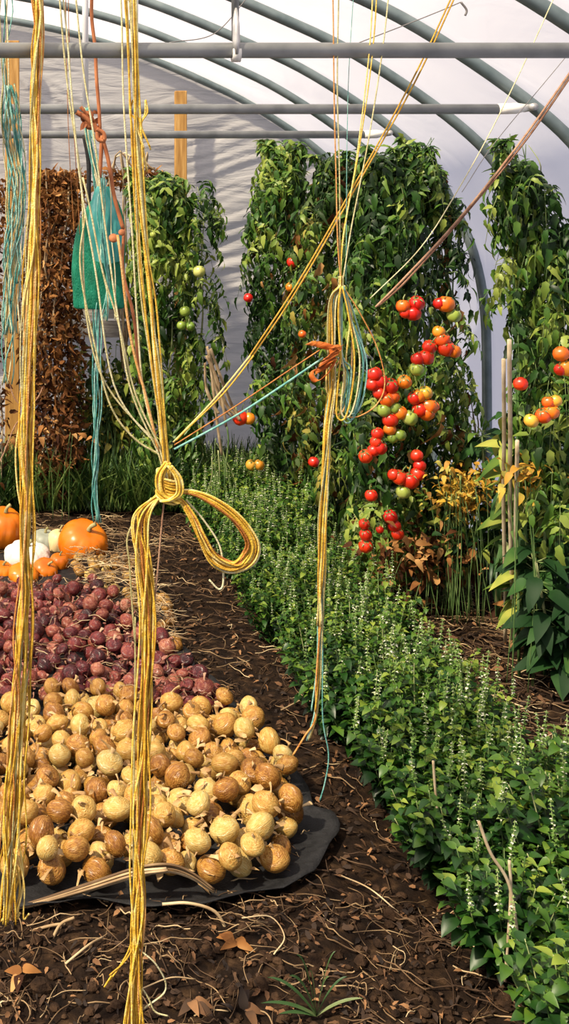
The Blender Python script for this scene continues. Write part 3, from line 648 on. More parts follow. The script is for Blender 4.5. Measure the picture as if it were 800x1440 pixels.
# the fruiting plants
t1 = [(567, 431, 9, 'o'), (586, 427, 10, 'r'), (581, 441, 10, 'r'), (571, 440, 8, 'r')]
t2 = [(627, 428, 11, 'o'), (638, 444, 9, 'g'), (618, 427, 8, 'r')]
t3 = [(617, 467, 8, 'o'), (622, 478, 10, 'r'), (627, 490, 11, 'r'), (638, 494, 9, 'o'), (604, 488, 9, 'r'), (599, 503, 10, 'r'), (588, 505, 9, 'r')]
t5 = [(527, 527, 10, 'r'), (535, 537, 10, 'r'), (549, 543, 10, 'r'), (524, 541, 9, 'r'), (534, 553, 9, 'r'), (544, 562, 10, 'o'), (553, 558, 8, 'o'), (569, 537, 9, 'o')]
t6 = [(583, 560, 9, 'r'), (589, 557, 9, 'o'), (598, 553, 9, 'y'), (591, 576, 10, 'r'), (603, 572, 11, 'o'), (600, 581, 10, 'o'), (610, 572, 7, 'o')]
t7 = [(540, 577, 9, 'g'), (555, 574, 8, 'g'), (563, 581, 9, 'o'), (576, 588, 10, 'g'), (549, 591, 10, 'r'), (548, 604, 8, 'o'), (552, 616, 7, 'g'), (562, 612, 8, 'g')]
t8 = [(531, 610, 8, 'r'), (529, 622, 8, 'r'), (534, 630, 9, 'r'), (525, 634, 8, 'r'), (514, 642, 9, 'r')]
t9 = [(586, 641, 8, 'r'), (590, 655, 8, 'r'), (587, 667, 9, 'r'), (577, 676, 11, 'r'), (562, 672, 10, 'r'), (554, 668, 8, 'r'), (567, 692, 9, 'g'), (586, 519, 9, 'g')]
t10 = [(522, 697, 8, 'r'), (549, 727, 9, 'r'), (555, 740, 8, 'r'), (559, 751, 8, 'r'), (512, 737, 7, 'r'), (514, 752, 8, 'r'), (514, 768, 9, 'r'), (534, 745, 5, 'r')]
tomato_plant('tomato_plant', 'tall tomato plant with low red trusses, left of the fruiting pair',
    rows_px([(535, 770, 5.35, 30, .12), (538, 650, 5.35, 42, .2), (540, 560, 5.35, 40, .2), (538, 450, 5.35, 42, .22), (540, 350, 5.35, 45, .22), (545, 290, 5.35, 34, .2), (545, 250, 5.35, 22, .14), (540, 230, 5.35, 6, .06)]), 500,
    toms=T(t5+t7+t8+t10, 4.97), dead=60, deadlo=2)
tomato_plant('tomato_plant', 'tall tomato plant heavy with ripe red trusses near the right wall hoop',
    rows_px([(610, 760, 5.35, 38, .12), (605, 660, 5.35, 46, .18), (605, 560, 5.35, 44, .2), (600, 450, 5.35, 38, .2), (600, 350, 5.35, 40, .2), (598, 270, 5.35, 36, .2), (598, 225, 5.35, 28, .14), (606, 195, 5.35, 6, .06)]), 430,
    toms=T(t1+t2+t3+t6+t9, 4.98), dead=60, deadlo=2, sparse=.72, lsz=.065)
tomato_plant('tomato_plant', 'thin airy tomato plant with pale dry stems beside the right wall hoop',
    rows_px([(650, 740, 5.4, 26, .1), (648, 640, 5.4, 26, .14), (640, 540, 5.4, 18, .14), (634, 450, 5.4, 8, .12), (626, 360, 5.4, 6, .1), (620, 290, 5.4, 8, .1), (618, 240, 5.4, 6, .08)]), 80,
    leafmat=('leaf',), dead=50, lsz=.06, nstem=4)
# right plant
tomato_plant('tomato_plant', 'tall tomato plant at the right edge in front of the white wall',
    rows_px([(775, 720, 4.4, 40, .16), (778, 620, 4.4, 38, .18), (780, 520, 4.4, 34, .2), (780, 420, 4.4, 32, .2), (772, 330, 4.4, 30, .2), (760, 270, 4.4, 28, .18), (750, 235, 4.4, 20, .14), (742, 205, 4.4, 6, .06)]), 470,
    toms=T([(732, 540, 9, 'r'), (789, 498, 10, 'o'), (797, 518, 11, 'o'), (788, 520, 8, 'r'), (781, 564, 8, 'y'), (775, 579, 10, 'o'), (764, 585, 10, 'o'), (747, 592, 9, 'y'), (771, 566, 8, 'o')], 4.08), lsz=.075)
tomato_plant('tomato_plant', 'narrow tomato shoot rising highest at the left of the right edge plant',
    rows_px([(726, 500, 4.4, 8, .08), (726, 420, 4.4, 8, .08), (724, 340, 4.4, 8, .08), (718, 260, 4.4, 12, .08), (712, 190, 4.4, 10, .06)]), 30, nstem=1, lsz=.062)
# pale dry hanging stems among them
def stems(name, lab, n, box, Y, m='drystem', grp=None, r=.004):
    t = None
    for i in range(n):
        x = random.uniform(box[0], box[2]); y = random.uniform(box[1], box[3]-60); l = random.uniform(60, 150); s = random.uniform(-25, 25)
        if t is None: t = thing(name, P((box[0]+box[2])/2, box[3], Y), lab, 'stems', grp)
        strand(pl([(x, y), (x+s*.3+4, y+l*.35), (x+s, y+l*.7), (x+s*.8+5, min(y+l, box[3]))], Y+random.uniform(-.06, .06)), t, M[m], r=r*random.uniform(.6, 1.2), amp=.03, fr=6, seed=600+i, n=5, name='dry_stem')
stems('dried_tomato_stems', 'pale dried tomato stems dangling right of the red trusses', 22, (612, 560, 672, 740), 5.4)
stems('dried_tomato_stems', 'pale bent dry stems above the orange tomatoes at the right edge', 6, (740, 470, 790, 600), 4.4)
stems('dried_tomato_stems', 'grey green dry stems hanging from the leggy shoot by the end wall', 10, (285, 600, 320, 760), 6.4, m='stem')
t = thing('dry_leaf_sheaf', P(318, 590, 6.3), 'pinkish dry strap leaves leaning against the end wall strip', 'leaves')
for i, c in enumerate([[(291, 487), (300, 530), (312, 570), (328, 588)], [(293, 492), (306, 540), (322, 575), (334, 585)], [(296, 490), (312, 535), (326, 570), (338, 592)], [(294, 500), (300, 550), (306, 600), (312, 640)], [(288, 510), (290, 545), (300, 570), (308, 582)], [(290, 500), (304, 530), (312, 560), (318, 600)]]):
    ribbon(t, 'dry_leaf', c, .009, M['drystem'], 6.3-.02*i)
for i, c in enumerate([[(582, 372), (598, 392), (604, 420), (598, 442), (604, 470)], [(628, 300), (640, 350), (655, 400), (660, 470)]]):
    t = None

# ---------------------------------------------------------------- dried plants on the left
def dried_plant(lab, rows, n):
    t = thing('dried_plant', (rows[0][0], rows[0][1], 0), lab, 'dried plant', 'dried plants hung by the end wall')
    A = ([], [], [], [], []); mb = MB()
    for i in range(n):
        u = random.random()*(len(rows)-1); k = int(u); w = u-k; c = [rows[k][j]*(1-w)+rows[k+1][j]*w for j in range(5)]
        ph = random.uniform(0, 6.283); rr = math.sqrt(random.random()); p = Vector((c[0]+math.cos(ph)*c[3]*rr, c[1]+math.sin(ph)*c[4]*rr, c[2]))
        A[0].append(p); A[1].append((random.uniform(-1, 1), random.uniform(-1, .6), random.uniform(-1.8, .4))); A[2].append((random.uniform(-1, 1), random.uniform(-1, 1), random.uniform(-.6, .6)))
        A[3].append(random.uniform(.02, .062)); hh = c[2]/2.0; A[4].append(min(1, max(0, random.gauss(.28+.25*hh, .2))))
    for a in range(3): leaves(mb, TL[a], *[q[a::3] for q in A])
    mb.build('withered_leaves', M['dead'], t)
    for s in range(6):
        pts = [Vector((r[0]+random.uniform(-.6, .6)*r[3], r[1]+random.uniform(-.8, .4)*r[4], r[2])) for r in rows]; pts[0].z = 0
        mb = MB(); mb.tube(wob(cr(pts, 5), .03, 4, s), .006, 5, tone=random.random()); mb.build('dry_stem', M['drystem'], t)
dried_plant('tall column of brown withered plants left of the green bag', rows_px([(80, 690, 6.9, 42, .2), (78, 640, 6.9, 42, .2), (75, 540, 6.9, 44, .2), (72, 450, 6.9, 46, .2), (72, 370, 6.9, 40, .2), (82, 290, 6.9, 34, .18), (84, 240, 6.9, 38, .14)]), 6500)
dried_plant('orange brown withered plant cut off by the left edge', rows_px([(-25, 690, 6.8, 36, .2), (-20, 560, 6.8, 36, .2), (-20, 400, 6.8, 34, .2), (-20, 300, 6.8, 30, .2), (-15, 250, 6.8, 28, .15)]), 1100)
dried_plant('thin withered trail along the rail beneath the timber post', rows_px([(175, 262, 7.1, 50, .1), (180, 250, 7.1, 54, .1), (190, 238, 7.1, 46, .08)]), 260)

# ---------------------------------------------------------------- basil row
BT = [leaf_template(.34, 0, 4, .14, .35), leaf_template(.38, 0, 4, .22, .6)]
def basil_meshes(seed, big, H, fl):
    random.seed(seed); lv = MB(); st = MB(); fws = []; A = [([], [], [], [], []), ([], [], [], [], [])]
    nb = 26
    for b in range(nb):
        ph = b*2.4+random.uniform(-.3, .3); lean = .18*math.sqrt((b+.5)/nb); h = H*random.uniform(.72, 1.05)*(1-.22*(b/nb))
        x0, y0 = random.uniform(-.03, .03), random.uniform(-.03, .03)
        pts = [Vector((x0+math.cos(ph)*lean*t**.7*(1 if t else 0), y0+math.sin(ph)*lean*t**.7*(1 if t else 0), h*t)) for t in (0, .2, .4, .6, .8, 1)]
        pts = wob(cr(pts, 3), .012, 6, seed+b); st.tube(pts, [.0032*(1-.6*i/len(pts)) for i in range(len(pts))], 4, tone=random.random())
        nn = 13
        for k in range(nn):
            t = .12+.86*k/(nn-1); idx = min(len(pts)-2, int(t*(len(pts)-1))); p = pts[idx].lerp(pts[idx+1], t*(len(pts)-1)-idx)
            a = k*1.57+random.uniform(-.4, .4)
            for sg in (0, math.pi):
                sz = big*(.55+.6*math.sin(math.pi*min(1, t*.9)))*random.uniform(.6, 1.15)
                d = Vector((math.cos(a+sg), math.sin(a+sg), random.uniform(-.15, .7))); q = A[random.randrange(2)]
                q[0].append(p); q[1].append(d); q[2].append(Vector((0, 0, 1))+Vector((random.uniform(-.4, .4), random.uniform(-.4, .4), 0))-d*.2); q[3].append(sz)
                q[4].append(min(1, max(0, random.gauss((.14 if big > .04 else .30)+.52*t*t, .16))))  # lit tops and the vignetted near plants are put into the leaf tone
        # extra axil leaves
        for k in range(12):
            t = random.uniform(.3, 1); idx = min(len(pts)-1, int(t*(len(pts)-1))); p = pts[idx]+Vector((random.uniform(-.03, .03), random.uniform(-.03, .03), random.uniform(-.01, .02)))
            q = A[0]; q[0].append(p); q[1].append((random.uniform(-1, 1), random.uniform(-1, 1), random.uniform(0, 1))); q[2].append((random.uniform(-.4, .4), random.uniform(-.4, .4), 1)); q[3].append(big*random.uniform(.3, .6)); q[4].append(min(1, random.gauss(.6, .15)))
        if random.random() < fl:
            top = pts[-1]; L = random.uniform(.05, .12); dx = Vector((random.uniform(-.015, .015), random.uniform(-.015, .015), L)); st.tube([top, top+dx*.5, top+dx], .0013, 4, tone=.7)
            F = ([], [], [], [], []); nw = int(L/.011)
            for w in range(nw):
                p = top+dx*(w+.5)/nw
                for k in range(5):
                    a = k*1.2566+w*.5; F[0].append(p); F[1].append((math.cos(a), math.sin(a), random.uniform(-.1, .6))); F[2].append((0, 0, 1)); F[3].append(random.uniform(.006, .012)*(1.25-.6*w/nw)); F[4].append(random.choice([.1, .2, .3, .5, 1.0]))
            fw = MB(); leaves(fw, leaf_template(.42, 0, 2, .2, .3), *F); fws.append(fw)
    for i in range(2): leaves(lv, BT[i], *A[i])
    return lv, st, fws
protos = []
for i, (big, H, fl) in enumerate([(.046, .35, .04), (.048, .36, .08), (.036, .33, .28), (.034, .34, .36), (.033, .31, .30), (.032, .30, .34)]):
    lv, st, fw = basil_meshes(900+i, big, H, fl)
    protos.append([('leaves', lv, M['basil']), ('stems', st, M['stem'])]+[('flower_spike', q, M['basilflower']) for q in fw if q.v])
random.seed(21)
made = {}
def basil_at(x, y, rz, sc, k, lab, grp):
    t = bpy.data.objects.new('basil_plant', None); C.objects.link(t); t.location = (x, y, gz(x, y)-.005); t.rotation_euler = (0, 0, rz); t.scale = (sc, sc, sc*random.uniform(.92, 1.08)); t.empty_display_size = .05
    tag(t, lab, 'plant', grp)
    if k not in made:
        made[k] = []
        for n_, mb_, m_ in protos[k]: made[k].append(mb_.build(n_, m_, t, local=False))
    else:
        for o in made[k]: c = o.copy(); C.objects.link(c); c.parent = t
y = 2.28; row = 0
while y < 7.1:
    f = (y-2.3)/4.8; xl = 1.10-.30*f; 
    for c in range(4 if y < 3.4 else 3):
        x = xl+c*(.17 if y < 3.2 else .135)+random.uniform(-.03, .03)+(row % 2)*.05; yy = y+random.uniform(-.04, .04)
        zone = 'at bottom right corner' if y < 2.6 else 'below the bent pale stalk' if y < 2.85 else 'opposite the black cloth' if y < 3.2 else 'opposite near yellow onions' if y < 3.6 else 'opposite far yellow onions' if y < 4.2 else 'opposite the red onions' if y < 4.7 else 'opposite the straw heap' if y < 5.2 else 'behind the hanging loop' if y < 5.8 else 'before the end wall plants' if y < 6.4 else 'at the far end'
        col_ = ('path-side edge', 'second from path', 'third from path', 'outermost right')[c]
        lab, grp = 'green basil plant %s of the row, %s' % (zone, col_), 'basil plants %s %s' % (col_, zone)
        if zone.startswith('opp') or zone.startswith('be'): lab = 'green basil plant %s, %s' % (zone, col_)
        k = random.choice([0, 1]) if y < 3.15 else random.choice([2, 3, 4, 5])
        if c == 0 and y < 4: k = random.choice([0, 1])
        basil_at(x, yy, random.uniform(0, 6.28), random.uniform(.92, 1.12)*(1.0 if y < 4 else .95)*(.86 if c == 0 else 1), k, lab, grp)
    y += .205; row += 1
# pale stalks poking from the row
for i, (c, lab) in enumerate([([(673, 1155), (690, 1200), (716, 1245), (730, 1330)], 'long pale stalk bending through the near basil leaves'), ([(609, 1070), (612, 1110), (618, 1170)], 'short pale stalk standing in the middle of the basil row'), ([(716, 1210), (718, 1260), (710, 1380)], 'thin pale stalk beside the long bent one in the basil')]):
    mb = MB(); mb.tube(cr(pl(c, [2.55, 3.1, 2.6][i]), 8), .0035, 6, tone=.8); tag(place(mb.build('pale_stalk', M['drystem'])), lab, 'stalk')

# ---------------------------------------------------------------- right-hand plants and stakes
PT = [leaf_template(.30, 0, 6, .14, .7), leaf_template(.34, 0, 6, .10, 1.0)]
def broad_plant(lab, px, pyb, Y, H, rad, n, sz, bias=.4, mt='pepperleaf'):
    b = P(px, pyb, Y); t = thing('broad_leaf_plant', (b.x, Y, 0), lab, 'plant', 'broad-leaved plants by the right wall')
    A = [([], [], [], [], []), ([], [], [], [], [])]; mb = MB(); st = MB()
    for s in range(4):
        ph = s*1.6+random.random(); pts = cr([(b.x, Y, -.02), (b.x+math.cos(ph)*rad*.3, Y+math.sin(ph)*rad*.3, H*.4), (b.x+math.cos(ph)*rad*.6, Y+math.sin(ph)*rad*.6, H*.95)], 8); st.tube(pts, .005, 6, tone=random.random())
        for i in range(n//4):
            p = random.choice(pts[4:]); a = random.uniform(0, 6.28); d = Vector((math.cos(a), math.sin(a), random.uniform(-.5, .5))); q = A[i % 2]
            st.tube([p, p+d*.04], .0018, 3, tone=.6)
            q[0].append(p+d*.04); q[1].append(d); q[2].append(Vector((random.uniform(-.3, .3), random.uniform(-.6, .1), 1))); q[3].append(sz*random.uniform(.6, 1.15)); q[4].append(min(1, max(0, random.gauss(bias, .2))))
    for i in range(2): leaves(mb, PT[i], *A[i])
    mb.build('leaves', M[mt], t); st.build('stems', M['stem'], t)
broad_plant('broad-leaved plant with yellow green leaves under the orange tomatoes at right', 757, 850, 4.55, .98, .20, 190, .095, .62)
broad_plant('dark broad-leaved plant at the foot of the wooden stakes', 700, 850, 5.15, .80, .16, 200, .085, .30)
broad_plant('dark low broad-leaved plant at the right edge beyond the basil', 790, 940, 4.3, .50, .20, 260, .09, .15)
broad_plant('dark bushy plant between the stakes and the right edge', 770, 880, 4.75, .62, .22, 260, .09, .18)
def strap_plant(lab, px, py, Y, n, H, rad):
    b = G(px, py); t = thing('strap_leaf_plant', (b.x, b.y, 0), lab, 'plant', 'strap-leaved plants by the stakes')
    for i in range(n):
        ph = random.uniform(0, 6.28); r = rad*random.uniform(.3, 1); h = H*random.uniform(.6, 1); w = random.uniform(.012, .022); mb = MB(); v = []
        for s in range(13):
            u = s/12; c = b+Vector((math.cos(ph)*r*u**1.5, math.sin(ph)*r*u**1.5, h*(1.9*u-1.15*u*u if u < .83 else .785-(u-.83)*1.6))); hw = w*math.sin(math.pi*(.12+.88*u))**.7 if u < 1 else 0
            sd2 = Vector((-math.sin(ph), math.cos(ph), 0)); v += [c-sd2*hw+Vector((0, 0, hw*.4)), c, c+sd2*hw+Vector((0, 0, hw*.4))]
        mb.add(v, [f for s in range(12) for f in ((3*s, 3*s+1, 3*s+4, 3*s+3), (3*s+1, 3*s+2, 3*s+5, 3*s+4))], tone=random.random()); mb.build('strap_leaf', M['strap'], t)
strap_plant('strap-leaved plant left of the wooden stakes', 700, 868, 5, 14, .55, .25)
strap_plant('strap-leaved plant right of the wooden stakes with arching leaves', 742, 885, 5, 16, .55, .28)
for (xa, xb, yt, yb, r_, lab) in ((716, 720, 478, 860, .008, 'tallest pale wooden stake among the plants at right'), (708, 710, 505, 850, .007, 'thinner wooden stake just left of the tallest one'), (727, 725, 620, 866, .007, 'shorter darker stake just right of the tallest one')):
    Y = 4.45 if xa == 716 else 4.5
    a = P(xa, yt, Y-.35); b = G(xb, 905+(xa == 716)*5); b.z = -.02; mb = MB(); mb.tube(wob(cr([b, b.lerp(a, .4), b.lerp(a, .7), a], 5), .006, 2), r_, 8, tone=.9); tag(place(mb.build('wooden_stake', M['drystem'])), lab, 'stake', 'wooden stakes')

# yellowed dying foliage patches
def patch(name, lab, box, Ys, n, sz, m, cat='foliage', kind='stuff', hz=None):
    mb = MB(); A = [([], [], [], [], []), ([], [], [], [], [])]
    for i in range(n):
        x = random.gauss((box[0]+box[2])/2, (box[2]-box[0])/4.4); y = random.gauss((box[1]+box[3])/2, (box[3]-box[1])/4.4); p = P(x, y, random.uniform(*Ys)); p.z = max(p.z, .01); q = A[i % 2]
        q[0].append(p); q[1].append((random.uniform(-1, 1), random.uniform(-1, 1), random.uniform(-.6, .6))); q[2].append((random.uniform(-.6, .6), random.uniform(-.9, .3), 1)); q[3].append(sz*random.uniform(.5, 1.2)); q[4].append(random.random())
    for i in range(2): leaves(mb, PT[i], *A[i])
    for i in range(n//12):
        c = random.choice(A[0][0]); g = Vector((c.x+random.uniform(-.06, .06), c.y+random.uniform(-.05, .05), 0)); mb.tube(cr([g, g.lerp(c, .5)+Vector((random.uniform(-.03, .03), 0, .02)), c], 4), .0018, 4, mi=1, tone=.2)
    o = place(mb.build(name, [m, M['stem']])); return tag(o, lab, cat, None, kind)
patch('yellowed_foliage', 'bright yellow dying leaves low behind the right wooden stakes', (600, 650, 700, 730), (4.93, 5.12), 420, .030, M['yellowleaf'])
patch('yellowed_foliage', 'rust coloured dying leaves beside the wooden stakes', (690, 640, 775, 695), (4.2, 4.4), 80, .04, M['yellowleaf'])
patch('dry_foliage', 'tan dead leaves on the ground under the red tomato trusses', (510, 735, 690, 830), (4.95, 5.3), 420, .045, M['dead'])
patch('dry_foliage', 'rusty dead leaves along the base of the end wall', (0, 600, 120, 625), (6.55, 6.65), 60, .05, M['dead'])
patch('low_weeds', 'small green weeds at the foot of the tomato row', (590, 710, 690, 800), (4.95, 5.3), 220, .04, M['pepperleaf'])

patch('low_weeds', 'soft green weeds below the green bag against the end wall', (95, 490, 205, 670), (6.95, 7.15), 1500, .05, M['leaf2'])
# grass by the end wall
def grass(name, lab, x0, x1, y0, y1, n, h, m='grass', kind='stuff'):
    mb = MB(); bl = leaf_template(.022, 0, 4, .1, .5); pos = []; d = []; nr = []; sz = []; tn = []
    for i in range(n):
        x, y = random.uniform(x0, x1), random.uniform(y0, y1); pos.append((x, y, 0)); d.append((random.uniform(-.5, .5), random.uniform(-.5, .5), 1)); nr.append((random.uniform(-1, 1), random.uniform(-1, 1), .1)); sz.append(h*random.uniform(.4, 1.1)); tn.append(random.random())
    leaves(mb, bl, pos, d, nr, sz, tn); return tag(place(mb.build(name, M[m])), lab, 'grass', None, kind)
grass('tall_grass', 'tall green grass growing along the foot of the end wall', -.9, 1.5, 6.7, 7.2, 9000, .32)
grass('short_grass', 'short weedy grass between the basil row and the tomato plants', 1.2, 1.9, 5.6, 7.0, 1500, .16)

# ---------------------------------------------------------------- cloth, onions, squash
def bed_edge(y):                                 # right-hand limit of the onions in x
    pts = [(2.93, .35), (3.02, .56), (3.10, .66), (3.3, .74), (3.55, .76), (3.8, .72), (4.05, .67), (4.3, .56), (4.7, .50), (5.1, .50), (5.5, .46), (6.0, .4)]
    if y <= pts[0][0]: return pts[0][1]
    for (a, b), (c, d) in zip(pts, pts[1:]):
        if a <= y <= c: return b+(d-b)*(y-a)/(c-a)
    return pts[-1][1]
mb = MB(); nx, ny = 90, 110; v = []
for j in range(ny+1):
    y = 2.93+(5.9-2.93)*j/ny
    for i in range(nx+1):
        u = i/nx; xr = bed_edge(y)+.035+.04*noise.noise((y*5, 0, 0))+(.04 if 3.0 < y < 3.4 else 0); x = -1.2+(xr+1.2)*u
        e = max(0, 1-(xr-x)/.12); ef = max(0, 1-(y-2.93)/.07)
        z = .008+.004*noise.noise((x*9, y*9, 0))+e*.030*(.55+noise.noise((x*5, y*8, 2)))+ef*.035*(.6+noise.noise((x*9, y*3, 5)))
        v.append((x, y+.03*noise.noise((x*4, 1, 0))*ef, max(.004, z)))
mb.add(v, [(j*(nx+1)+i, j*(nx+1)+i+1, (j+1)*(nx+1)+i+1, (j+1)*(nx+1)+i) for j in range(ny) for i in range(nx)])
o = mb.build('ground_cloth', M['cloth']); sm = o.modifiers.new('t', 'SOLIDIFY'); sm.thickness = .003; tag(o, 'black fabric sheet spread on the soil under the onions', 'sheet')

def onion_mesh(kind, i, full):
    a = random.uniform(.82, 1.05); prof = [(.03, -1.0*a), (.22, -.97*a), (.55, -.82*a), (.82, -.5*a), (.98, -.1*a), (1.0, .15*a), (.92, .46*a), (.70, .74*a), (.42, .91*a), (.22, 1.0*a), (.15, 1.1*a)]
    mb = MB(); mb.lathe(prof, 20, lump=.0); mb.v = [tuple(Vector(p)*(1+.05*noise.noise(Vector(p)*1.6+Vector((i*5, 0, 0))))) for p in mb.v]
    nk = MB(); L = random.uniform(.25, .8); bx_ = random.uniform(-.5, .5); by = random.uniform(-.5, .5)
    pts = [Vector((0, 0, 1.0*a)), Vector((bx_*.15, by*.15, 1.0*a+L*.35)), Vector((bx_*.6, by*.6, 1.0*a+L*.75)), Vector((bx_*1.2, by*1.2, 1.0*a+L))]
    nk.tube(cr(pts, 3), [.2, .17, .15, .13, .13, .15, .17, .2, .24, .26], 7, flat=.4)
    rt = MB()
    for k in range(7):
        w = k*.9; rt.tube([(0, 0, -.97*a), (math.cos(w)*.12, math.sin(w)*.12, -1.08*a), (math.cos(w)*.3, math.sin(w)*.3, -1.12*a-random.uniform(0, .1))], .014, 3)
    return mb, nk, rt
def mk(mb, name, m):
    o = mb.build(name, m); C.objects.unlink(o); return o
random.seed(5)
VAR = {'y': [], 'r': []}
for k in 'yr':
    for i in range(7):
        b_, n_, r_ = onion_mesh(k, i, 1)
        VAR[k].append((mk(b_, 'onion_bulb', M['on_'+k]), mk(n_, 'neck', M['neck' if k == 'y' else 'neckr']), mk(r_, 'roots', M['neck'])))
PILE = []                                         # (x, y, z, r)
def drop(x, y, r):
    z = .016+r
    for (a, b, c, q) in PILE:
        d2 = (a-x)**2+(b-y)**2; s = (q+r)*.965
        if d2 < s*s: z = max(z, c+math.sqrt(s*s-d2))
    return z
def onion(x, y, z, r, k, name, lab, grp, upright=.5):
    b_, n_, rt_ = random.choice(VAR[k]); o = b_.copy(); o.name = name; C.objects.link(o)
    o.location = (x, y, z); s = r*random.uniform(.95, 1.0); o.scale = (s, s, s*random.uniform(.86, .98))
    tl = random.gauss(0, 1.3) if random.random() > upright else random.gauss(0, .45)
    o.rotation_euler = (tl, random.gauss(0, .5), random.uniform(0, 6.28)); tag(o, lab, 'onion', grp)
    n2 = n_.copy(); n2.name = 'dry_neck'; C.objects.link(n2); n2.parent = o
    if tl > 1.0 or tl < -1.0: r2 = rt_.copy(); r2.name = 'root_tuft'; C.objects.link(r2); r2.parent = o
def fill(n, region, rr, k, name, labf, tries=26, zmax=.16):
    c = 0
    for i in range(n*3):
        if c >= n: break
        r = random.uniform(*rr); best = None
        for t in range(tries):
            x, y = region()
            z = drop(x, y, r); sc = z-r*.3
            if best is None or sc < best[0]: best = (sc, x, y, z)
        _, x, y, z = best
        if z > zmax: continue
        PILE.append((x, y, z, r)); lab, grp = labf(x, y, z); onion(x, y, z, r, k, name, lab, grp); c += 1
def split_y(x): return 4.02+.10*math.sin(x*7+1)-.28*max(0, .2-x)*1.0+.10*max(0, x-.35)
def reg_y():
    while True:
        y = random.uniform(2.98, 4.35); x = random.uniform(-.30, .80)
        if y < split_y(x) and x < bed_edge(y)-.03 and not (y < 3.1 and x < -.1) and y > 3.0+.10*max(0, .05-x)*2: return x, y
def reg_r():
    while True:
        y = random.uniform(3.85, 5.28); x = random.uniform(-.38, .62)
        e = bed_edge(y)-.03
        if y > 4.45: e = min(e, .50-.33*(y-4.45))
        if y > split_y(x)+.05 and x < e: return x, y
def where(x, y):
    px = CX+x*FPX/y
    return ('left of the left twine', 0) if px < 22 else ('between the two twines', 1) if px < 180 else ('right of the knotted twine', 2) if px < 290 else ('toward the path', 3)
def lab_y(x, y, z):
    w, k = where(x, y); top = z > .085
    if x > .64 and y > 3.1: return ('yellow onion %s on the right rim of the pile' % ('riding on others' if top else 'low down'), 'rim yellow onions %d' % top)
    if y < 3.17: return 'yellow onion on front edge by black cloth, '+w, 'front yellow onions %d' % k
    b_ = 'near' if y < 3.6 else 'far'
    return '%s yellow onion, %s half of pile, %s' % ('uppermost' if top else 'low lying', b_, w), '%s %s yellow onions %d' % ('upper' if top else 'lower', b_, k)
def lab_r(x, y, z):
    w, k = where(x, y); top = z > .072
    if y < 4.35: return 'dark red onion bordering the yellow onions, '+w, 'border red onions %d' % k
    b_ = 'middle' if y < 4.8 else 'far part'
    return '%s red onion, %s of red pile, %s' % ('uppermost' if top else 'low lying', b_, w), '%s %s red onions %d' % ('upper' if top else 'lower', b_, k)
fill(250, reg_y, (.030, .043), 'y', 'yellow_onion', lab_y, zmax=.125)
fill(295, reg_r, (.024, .037), 'r', 'red_onion', lab_r, zmax=.115)
def reg_s():
    while True:
        y = random.uniform(4.55, 5.75); x = random.uniform(.12, .52)
        if x > .52-.36*(y-4.4) and x < bed_edge(y)+.03: return x, y
fill(48, reg_s, (.022, .034), 'y', 'yellow_onion', lambda x, y, z: ('small yellow onion half hidden in straw beyond the red onions', 'small onions in the straw'))
# one browned onion at the right rim, as in front of the path
def pumpkin(name, lab, px, py, Y, wpx, hpx, m, ribs=10, rib=.10, tilt=.2, stem=True, z0=None, lump=0):
    r = wpx/2*Y/FPX; h = hpx/2*Y/FPX; c = P(px, py, Y)
    t = thing(name, c-Vector((0, 0, h)), lab, 'pumpkin' if 'pumpkin' in name else 'squash', None)
    prof = []
    for i in range(15):
        a = -math.pi/2+math.pi*i/14; prof.append((max(.004, r*math.cos(a)**.8 if math.cos(a) > 0 else .004), h*math.sin(a)*(1-.16*max(0, math.sin(a))**8)))
    Mx = Matrix.Translation(c) @ Matrix.Rotation(tilt, 4, 'X') @ Matrix.Rotation(tilt*.6, 4, 'Y')
    mb = MB(); mb.lathe(prof, 60, M=Mx, rib=(ribs, rib) if ribs else None, lump=lump); mb.build('squash_body', m, t)
    if stem:
        mb = MB(); pts = [Mx @ Vector((0, 0, h*.85)), Mx @ Vector((.002, 0, h*1.1)), Mx @ Vector((r*.15, 0, h*1.32))]; mb.tube(cr(pts, 4), [.11*r]*1+[.1*r]*2+[.08*r]*2+[.085*r]*4, 7); mb.build('stem', M['pstem'], t)
pumpkin('pumpkin', 'largest round orange pumpkin behind the onion pile', 117, 764, 5.9, 72, 60, M['pump'], 9, .05, .5)
pumpkin('pumpkin', 'orange pumpkin at the left edge standing highest', 4, 742, 6.0, 58, 58, M['pump'], 9, .05, .3)
pumpkin('white_squash', 'white squash lying between the orange pumpkins', 38, 782, 5.75, 66, 36, M['pumpw'], 7, .12, .15, lump=.10)
pumpkin('grey_squash', 'grey green squash behind the white one', 62, 762, 6.05, 40, 34, M['pumpg'], 8, .05, .2)
pumpkin('cream_squash', 'cream squash peeking out left of the largest pumpkin', 82, 764, 6.02, 34, 42, M['pumpc'], 8, .05, .2)
pumpkin('pumpkin', 'small orange pumpkin in front of the white squash', 33, 808, 5.5, 44, 26, M['pump'], 8, .06, .3)
pumpkin('pumpkin', 'small orange pumpkin right of the white squash', 63, 803, 5.6, 38, 34, M['pump'], 8, .05, .6)
pumpkin('pumpkin', 'small orange pumpkin tucked against the largest one', 83, 791, 5.68, 28, 26, M['pump'], 8, .04, .2)
pumpkin('pumpkin', 'small orange pumpkin cut off by the left edge', 3, 804, 5.6, 36, 26, M['pump'], 8, .06, .3)

